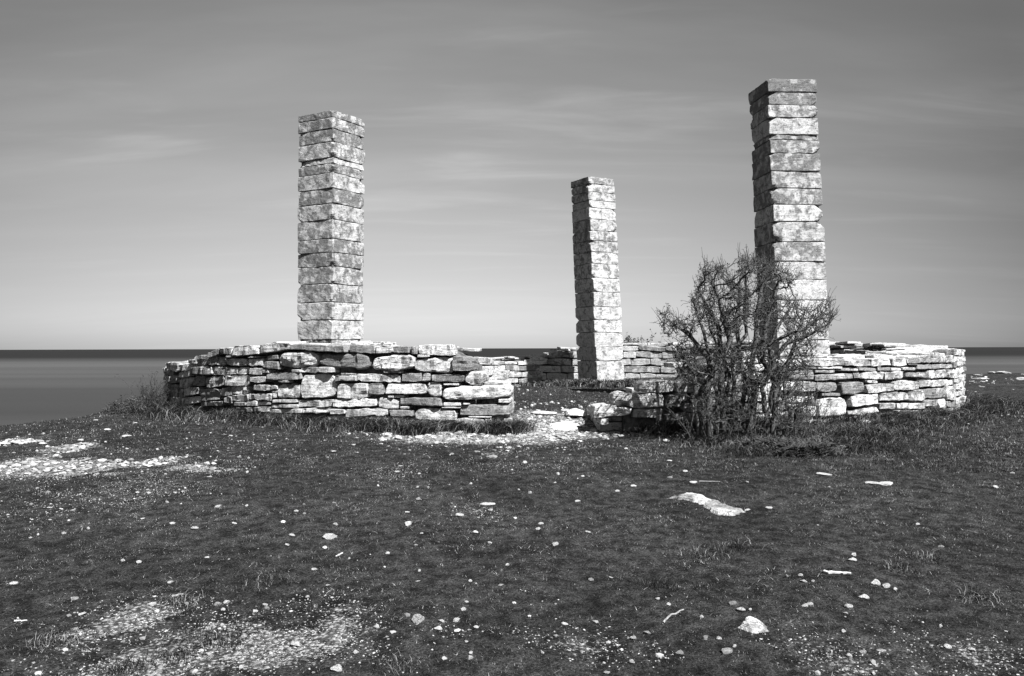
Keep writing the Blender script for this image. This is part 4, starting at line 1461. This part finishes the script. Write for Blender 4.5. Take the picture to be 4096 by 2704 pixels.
outcrop('bedrock_slab', 'long sunken slab of pale layered bedrock slanting through the turf, right of centre', [(2655, 1996), (2715, 1992), (2718, 1980), (2760, 1976), (2820, 1990), (2875, 2008), (2915, 2035), (2990, 2050), (2960, 2062), (2915, 2070), (2860, 2060), (2830, 2035), (2790, 2012), (2720, 2000)], 0.03, .5, 51, cell=0.011)
outcrop('bedrock_slab', 'flat pale ledge among the rubble of the path inside the gap', [(2190, 1700), (2260, 1690), (2330, 1700), (2300, 1725), (2210, 1722)], 0.035, .1, 53, cell=0.03)


def hump(label, x, y, w, h, grey, sd):
    p = on_ground(x, y + h * 0.4)
    pxm = p[1] / (2000 / 2375 * 4096)
    r2 = np.random.default_rng(sd)
    v, f = rock(3, r2, 14, 0.16)
    W, Dp, Hz = w * pxm / 2, w * pxm / 2 * 0.8, h * pxm * 0.5
    v = v * np.array([W, Dp, Hz])
    v = v + 0.012 * np.stack([fbm(v * 14 + sd), fbm(v * 14 + sd + 9), fbm(v * 14 + sd + 19)], 1)
    v[:, 0] += -0.25 * v[:, 1] * 0 
    c_ = np.array([p[0], p[1] + Dp * 0.5, gz(p[0], p[1] + Dp * 0.5) + Hz * 0.25])
    rot = -0.35
    vx = v[:, 0] * math.cos(rot) - v[:, 1] * math.sin(rot)
    vy = v[:, 0] * math.sin(rot) + v[:, 1] * math.cos(rot)
    w_ = np.stack([vx, vy, v[:, 2]], 1) + c_
    o_ = mesh_obj('half_buried_rock', w_, f, M_pale, None)
    o_.color = (grey, 0, 0, 1)
    tag(o_, label, 'rock')


hump('big humped pale rock half buried in the right foreground turf', 3022, 2509, 138, 74, .45, 61)

def ledge(label, items, grey, sd):
    V, F, nv = [], [], 0
    r2 = np.random.default_rng(sd)
    for (x, y, w, h) in items:
        p = on_ground(x, y + h * 0.4)
        pxm = p[1] / (2000 / 2375 * 4096)
        v, f = rock(2, r2, 9, 0.14)
        W, Hz = w * pxm / 2, h * pxm * 0.55
        v = v * np.array([W, W * r2.uniform(.5, .9), Hz])
        c_ = np.array([p[0], p[1] + W * 0.3, gz(p[0], p[1] + W * 0.3) + Hz * r2.uniform(0.1, 0.5)])
        V.append(v + c_)
        F.append(f + nv)
        nv += len(v)
    o_ = mesh_obj('rock_ledge', np.vstack(V), np.vstack(F), M_pale, None)
    o_.color = (grey, 0, 0, 1)
    tag(o_, label, 'rock', kind='stuff')


lr = random.Random(5)
ledge('ragged broken ledge of white bedrock at the left edge on top of the bank', [(x, 1772 - 13 * math.sin(max(0, min(1, (x - 60) / 110)) * math.pi) + lr.uniform(-5, 9), lr.uniform(18, 44), lr.uniform(8, 16)) for x in [-40, -20, -5, 8, 20, 34, 46, 60, 70, 82, 94, 106, 118, 128, 140, 150, 160, 170, 12, 75, 110, 135]], .35, 71)

hump('pale craggy rock rising at the far right beyond the wall, tallest of the row', 4018, 1486, 62, 19, .5, 62)
hump('low pale rock left of the tallest rock at the far right beyond the wall', 3972, 1488, 46, 12, .6, 63)
hump('grey rock right of the tallest rock at the far right beyond the wall', 4068, 1484, 44, 13, .7, 64)
hump('long low pale rock nearest the right end of the wall in the far turf', 3930, 1513, 84, 6, .5, 65)
hump('white block cut by the right edge of view in the far turf', 4090, 1513, 44, 18, .2, 66)
hump('small broken pale rock between the wall end and the craggy rocks', 3915, 1499, 60, 6, .6, 67)

# sticks
def stick(label, x0, y0, x1, y1, r0, mat, sd):
    r2 = np.random.default_rng(sd)
    a, b = on_ground(x0, y0), on_ground(x1, y1)
    n = 9
    t_ = np.linspace(0, 1, n)[:, None]
    ps = a * (1 - t_) + b * t_
    ps[:, :2] += r2.normal(0, r0 * 0.8, (n, 2))
    ps[:, 2] = ground(ps[:, 0], ps[:, 1]) + r0 * 1.2
    v, f = tubes([(ps, r0 * (1 - 0.4 * t_[:, 0]) * (1 + 0.2 * r2.random(n)))], 6)
    o_ = mesh_obj('stick', v, f, mat, None)
    tag(o_, label, 'stick')


stick('bleached white stick lying level in the right foreground above the stone cluster', 3296, 2297, 3404, 2303, 0.011, M_stick, 1)
stick('short straight white stick lying alone near the middle of the turf', 1344, 2230, 1370, 2220, 0.006, M_stick, 2)
stick('thin grey stick slanting up to the right, left of the big humped rock', 2645, 2500, 2733, 2448, 0.006, M_stickd, 3)
stick('thin pale straw lying right of the pale stone above the sunken slab', 2796, 1929, 2884, 1930, 0.004, M_stickd, 4)
stick('weathered forked twig lying in the left foreground by a tuft', 690, 2398, 735, 2380, 0.007, M_stickd, 5)
stick('thin stick lying on bare ground near the left edge', 60, 2489, 102, 2492, 0.005, M_stick, 6)
stick('pale stick lying under the right side of the bare bush', 3250, 1726, 3272, 1718, 0.006, M_stick, 7)

# ------------------------------------------------------------------ scattered chips: the bigger ones singly, the rest as gravel
taken = np.array([(s[3][0], s[3][1]) for s in stone_pos])


def in_view(x, y, m=0.02):
    u = x / y
    v_ = (EYE - ground(x, y)) / y
    return (np.abs(u) < 0.594 + m) & (v_ < 0.385 + m) & (y > 3.2)


def blocked(x, y):
    rr8 = np.hypot(x - CX, y - CY)
    an = np.arctan2(x - CX, CY - y)
    return (rr8 < RO + 0.06) & (rr8 > RI - 0.06) & ((an < gap0) | (an > gap1))


r4 = np.random.default_rng(77)
# singles
k_ = 0
regions = [('left', 'small white limestone bit on the turf left of the oval stone'), ('mid', 'small white limestone bit on the worn turf before the gap'), ('right', 'small white limestone bit in the dark turf on the right')]
tries = 0
while k_ < 100 and tries < 20000:
    tries += 1
    y = 3.9 + 7.6 * r4.random() ** 0.9
    x = r4.uniform(-0.6, 0.6) * y
    if not in_view(np.array([x]), np.array([y]))[0] or blocked(np.array([x]), np.array([y]))[0]:
        continue
    b_ = patch_mask(np.array([x]), np.array([y]))[0]
    n_ = fbm2(np.array([x]), np.array([y]), 0.8, 2, 12.0)[0]
    if r4.random() > 0.10 + 1.3 * min(b_, .5) + 0.35 * max(n_, 0) - (0.12 if x / y > 0.2 else 0):
        continue
    s = r4.uniform(0.008, 0.019) * (1 + 0.05 * y)
    o_ = loose(2, int(r4.integers(10)), (x, y, gz(x, y) + s * 0.25), (s * r4.uniform(.9, 1.6), s * r4.uniform(.7, 1.2), s * r4.uniform(.35, .7)), r4.uniform(0, 6), 0, r4.choice([0, .1, .3, .5]), 'limestone_chip')
    dl = CAMM.T @ np.array([x, y, gz(x, y) - EYE])
    fpx = 2000 / 2375 * 4096
    used.setdefault(auto_label(2048 + dl[0] / -dl[2] * fpx, 1352 - dl[1] / -dl[2] * fpx, 12, 8, float(o_.color[0]), 'limestone chip'), []).append(o_)
    k_ += 1


for lab, os_ in used.items():
    for o_ in os_:
        tag(o_, lab, 'stone', ('loose stones: ' + lab) if len(os_) > 1 else None)


def scatter(n, smin, smax, fdens, area, seedv, libs, name, label, mat, tone=(0, 1), power=2.0, flat=(0.35, 0.8)):
    r2 = np.random.default_rng(seedv)
    x0, x1, y0, y1 = area
    X, Y = [], []
    got = 0
    it_ = 0
    while got < n and it_ < 60:
        it_ += 1
        y = y0 + (y1 - y0) * r2.random(n * 2)
        x = x0 + (x1 - x0) * r2.random(n * 2)
        ok_ = (np.abs(x) < 0.66 * y + 0.5) & ~blocked(x, y)
        x, y = x[ok_], y[ok_]
        ok_ = r2.random(len(x)) < fdens(x, y)
        X.append(x[ok_])
        Y.append(y[ok_])
        got += ok_.sum()
    X, Y = np.concatenate(X)[:n], np.concatenate(Y)[:n]
    n = len(X)
    Z = ground(X, Y)
    sz = smin + (smax - smin) * r2.random(n) ** power
    V, F, T, nv = [], [], [], 0
    which = r2.integers(len(libs), size=n)
    for li, (lv_, lf_) in enumerate(libs):
        s = which == li
        m2 = int(s.sum())
        if m2 == 0:
            continue
        a = r2.uniform(0, 2 * math.pi, m2)
        dims = np.stack([sz[s] * r2.uniform(.8, 1.5, m2), sz[s] * r2.uniform(.7, 1.2, m2), sz[s] * r2.uniform(flat[0], flat[1], m2)], 1)
        v = lv_[None] * dims[:, None, :]
        ca, sa = np.cos(a)[:, None], np.sin(a)[:, None]
        vx, vy = v[..., 0] * ca - v[..., 1] * sa, v[..., 0] * sa + v[..., 1] * ca
        v = np.stack([vx + X[s][:, None], vy + Y[s][:, None], v[..., 2] + (Z[s] + dims[:, 2] * 0.3)[:, None]], -1)
        V.append(v.reshape(-1, 3))
        F.append((lf_[None] + (np.arange(m2) * len(lv_))[:, None, None] + nv).reshape(-1, lf_.shape[1]))
        T.append(np.repeat(tone[0] + (tone[1] - tone[0]) * r2.random(m2) ** 1.4, len(lv_)))
        nv += m2 * len(lv_)
    o_ = mesh_obj(name, np.vstack(V), np.vstack(F), mat, None, center=False, attr={'tone': np.concatenate(T)})
    tag(o_, label, 'gravel', kind='stuff')
    return o_


lib1 = [rock(1, np.random.default_rng(300 + i), 5) for i in range(8)]
octv = np.array([(1, 0, 0), (-1, 0, 0), (0, 1, 0), (0, -1, 0), (0, 0, 1), (0, 0, -1)], float)
octf = np.array([(0, 2, 4), (2, 1, 4), (1, 3, 4), (3, 0, 4), (2, 0, 5), (1, 2, 5), (3, 1, 5), (0, 3, 5)])
libo = [(octv + np.random.default_rng(400 + i).normal(0, 0.22, octv.shape), octf) for i in range(6)]


def d_rubble(x, y):
    b_ = patch_mask(x, y) + 0.5 * fbm2(x, y, 3.2, 3, 2.0)
    return np.clip((b_ - 0.42) * 1.7, 0, 1)


def d_scat(x, y):
    b_ = patch_mask(x, y)
    n_ = fbm2(x, y, 1.1, 3, 21.0)
    left = np.clip(0.6 - x / y * 1.6, 0.12, 1)
    return np.clip(np.clip(b_, 0, .7) * 1.1 * (0.5 + n_) + 0.010 * left + 0.10 * np.clip(n_ - 0.2, 0, 1) * left, 0, 1)


scatter(3100, 0.008, 0.052, d_rubble, (-10, 9, 8.5, 16), 501, lib1, 'limestone_rubble', 'broken white limestone rubble covering the path in the gap and the left bank', M_chip, (0.2, 1.0), 2.6, (0.2, 0.55))
scatter(1500, 0.005, 0.024, d_scat, (-9, 9, 3.4, 14), 502, lib1, 'loose_gravel', 'loose limestone gravel strewn over the turf', M_chip, (0.2, 1.0), 3.0)
scatter(11000, 0.002, 0.007, lambda x, y: np.clip(patch_mask(x, y) * 1.3 - 0.12, 0, 1), (-5.5, 5.5, 3.4, 9), 503, libo, 'fine_grit', 'fine limestone grit on worn ground in the foreground', M_chip, (0.0, 1.0), 1.5)
scatter(700, 0.012, 0.05, lambda x, y: np.clip(0.25 + fbm2(x, y, .6, 2, 8.), 0.02, 1), (-4, 8, 13, 27), 504, lib1, 'stones_inside_ring', 'small stones scattered on the grass inside the ring wall', M_chip, (0.2, 1.0), 2.0)
scatter(160, 0.03, 0.10, lambda x, y: np.clip(0.1 + fbm2(x, y, 0.5, 2, 8.), 0.02, 1), (14, 26, 22, 42), 505, lib1, 'far_field_stones', 'pale stones strewn over the far field on the right', M_chip, (0.2, 1.0), 2.0, (0.2, 0.5))


# ------------------------------------------------------------------ grass
def blades(n, area, fdens, hmin, hmax, width, seedv, name, label, mat, segs=1, bend=0.6, tonep=4.0, wind=(0, 0), hfun=None, clump=0.0):
    r2 = np.random.default_rng(seedv)
    x0, x1, y0, y1 = area
    X, Y, got, it_ = [], [], 0, 0
    while got < n and it_ < 80:
        it_ += 1
        # constant density on the ground near, thinning with distance (farther blades are grouped wider)
        y = y0 + (y1 - y0) * r2.random(n) ** 1.15
        x = x0 + (x1 - x0) * r2.random(n)
        ok_ = (np.abs(x) < 0.62 * y + 0.4) & ~blocked(x, y)
        x, y = x[ok_], y[ok_]
        ok_ = r2.random(len(x)) < fdens(x, y)
        X.append(x[ok_])
        Y.append(y[ok_])
        got += ok_.sum()
    X, Y = np.concatenate(X)[:n], np.concatenate(Y)[:n]
    n = len(X)
    Z = ground(X, Y) - 0.004
    sc = 1 + 0.10 * np.clip(Y - 5, 0, 12)
    h = (hmin + (hmax - hmin) * r2.random(n) ** 1.8)
    if hfun is not None:
        h = h * hfun(X, Y)
    a = r2.uniform(0, 2 * math.pi, n)
    lean = r2.uniform(0.15, 1.0, n) * bend
    dx, dy = np.cos(a) * lean + wind[0], np.sin(a) * lean + wind[1]
    b = r2.uniform(0, math.pi, n)
    wx, wy = np.cos(b) * width * sc, np.sin(b) * width * sc
    tone = r2.random(n) ** tonep * (0.75 + 0.5 * (fbm2(X, Y, 1.3, 3, 30.0) + 0.2))
    tone = tone * (0.08 + 2.3 * sstep(fbm2(X, Y, 9.0, 3, 36.0) * 1.3 + 0.45)) * (0.6 + 0.9 * sstep(fbm2(X, Y, 2.2, 2, 66.0) + 0.5))
    tone = np.clip(tone, 0, 1.3)
    base = np.stack([X, Y, Z], 1)
    if segs == 1:
        tip = base + np.stack([dx * h, dy * h, h], 1)
        V = np.stack([base - np.stack([wx, wy, 0 * wx], 1), base + np.stack([wx, wy, 0 * wx], 1), tip], 1).reshape(-1, 3)
        F = np.arange(n * 3).reshape(-1, 3)
        T = np.repeat(tone, 3)
    else:
        m1 = base + np.stack([dx * h * 0.3, dy * h * 0.3, h * 0.55], 1)
        tip = base + np.stack([dx * h * 1.15, dy * h * 1.15, h * 0.85], 1)
        w_ = np.stack([wx, wy, 0 * wx], 1)
        V = np.stack([base - w_, base + w_, m1 + w_ * 0.75, m1 - w_ * 0.75, tip], 1).reshape(-1, 3)
        i0 = np.arange(n)[:, None] * 5
        F = np.concatenate([i0 + np.array([[0, 1, 2]]), i0 + np.array([[0, 2, 3]]), i0 + np.array([[3, 2, 4]])], 0)
        T = np.repeat(tone, 5)
    o_ = mesh_obj(name, V, F, mat, None, center=False, attr={'tone': T})
    tag(o_, label, 'grass', kind='stuff')


def g_dens(x, y):
    b_ = patch_mask(x, y) + 0.22 * fbm2(x, y, 2.5, 3, 2.0)
    return np.clip(1.05 - b_ * 2.2, 0.02, 1)


def rough_h(x, y):
    """longer growth to the right and in odd tufts"""
    t_ = fbm2(x, y, 1.6, 3, 44.0)
    return 0.6 + 0.3 * sstep((x / y - 0.12) / 0.35) * sstep((y - 4.5) / 4) + 1.5 * np.clip(t_ - 0.28, 0, 1)


blades(330000, (-6.2, 6.6, 3.5, 10.6), g_dens, 0.008, 0.030, 0.0014, 601, 'short_turf', 'short dense dark turf in the foreground', M_grass, hfun=rough_h, bend=1.1)
blades(170000, (-10, 11, 8.5, 30), g_dens, 0.015, 0.05, 0.0028, 602, 'far_turf', 'short dark turf on the rise around and inside the ring wall', M_grass, hfun=rough_h, bend=0.9)


M_straw = attr_mat('dead_straw', 0.08, 0.42, 0.7)
blades(30000, (-6.2, 6.6, 3.5, 11.5), lambda x, y: np.clip(0.4 + 1.4 * fbm2(x, y, 1.9, 3, 91.0), 0.03, 1), 0.006, 0.022, 0.0013, 608, 'dead_straw', 'bits of dead straw lying matted in the turf', M_straw, bend=2.6, tonep=1.0)


def foot_dens(x, y):
    rr9 = np.hypot(x - CX, y - CY)
    an = np.arctan2(x - CX, CY - y)
    ring_ = np.exp(-np.clip(rr9 - RO - 0.02, 0, 9) / 0.20) * (rr9 > RO + 0.02)
    off_ = (an > gap0 - 0.015) & (an < gap1 + 0.06)
    tuft = np.clip(0.35 + 1.8 * fbm2(x, y, 1.4, 2, 14.0), 0.02, 1)
    return np.where(off_, 0, ring_ * tuft)


blades(60000, (-7.6, 10.2, 11.3, 18.5), foot_dens, 0.05, 0.22, 0.0024, 603, 'wall_foot_grass', 'long dry grass growing along the foot of the ring wall', M_long, 2, 1.6, 3.5, (0.35, -0.15))


def near_pts(pts, s):
    def f(x, y):
        m = np.zeros(x.shape)
        for (cx_, cy_) in pts:
            m = np.maximum(m, np.exp(-((x - cx_) ** 2 + (y - cy_) ** 2) / s ** 2))
        return m
    return f


bush_pts = [tuple(on_ground(x * k4, y * k4)[:2]) for x, y in [(1500, 985), (1560, 990), (1620, 1000), (1680, 1020), (1740, 1030), (1800, 1045), (1860, 1035), (1910, 1030), (1950, 1010), (1990, 1000), (2050, 985), (2120, 975), (2180, 960), (2230, 955)]]
blades(38000, (1.0, 9.5, 9.3, 17), near_pts(bush_pts, 0.42), 0.03, 0.11, 0.0022, 604, 'bush_foot_grass', 'rough long grass round the foot of the bush and right wall', M_long, 2, 1.7, 3.8, (0.1, -0.1))
tuft_pts = [tuple(on_ground(x * k4, y * k4)[:2]) for x, y in [(1160, 1003), (1140, 1005), (1180, 998), (545, 958), (700, 970), (760, 978), (820, 985), (900, 1000), (960, 1005), (620, 966), (460, 955), (400, 955)]]
blades(15000, (-7.5, 1.2, 10, 17), near_pts(tuft_pts, 0.17), 0.07, 0.24, 0.003, 605, 'wall_tufts', 'thick tufts of fine dry grass against the left wall and the gap', M_long, 2, 1.3, 3.0, (0.25, -0.25))
tp2 = [tuple(on_ground(x, y)[:2]) for x, y in [(820, 2560), (870, 2570), (530, 2680), (480, 2690), (1070, 2330), (2860, 2210), (2800, 2230), (230, 2570), (2640, 2345), (3600, 2280), (3900, 2390), (3700, 2240), (730, 2420), (1600, 2680), (2950, 2190), (700, 2640)]]
blades(5200, (-5, 5.5, 3.7, 7.5), near_pts(tp2, 0.09), 0.02, 0.07, 0.0016, 606, 'turf_tufts', 'darker coarse tufts standing out of the short turf', M_grass, 2, 1.4, 4.5)
tp3 = [tuple(on_ground(x, y)[:2]) for x, y in [(2290, 1535), (2330, 1540), (2390, 1545), (2440, 1545), (2200, 1545), (2500, 1540), (2260, 1540)]]
blades(6000, (0, 5, 18, 26), near_pts(tp3, 0.45), 0.06, 0.2, 0.006, 607, 'pillar_foot_grass', 'long grass round the foot of the middle pillar', M_long, 2, 1.2, 3.0)

for o_ in list(bpy.data.objects):
    if o_.parent is None and o_.type in ('MESH', 'EMPTY') and 'label' not in o_ and 'kind' not in o_:
        print('UNLABELLED', o_.name)
print('ring stones', n_ring, 'loose', len(LS), k_, 'bush nodes', len(P))
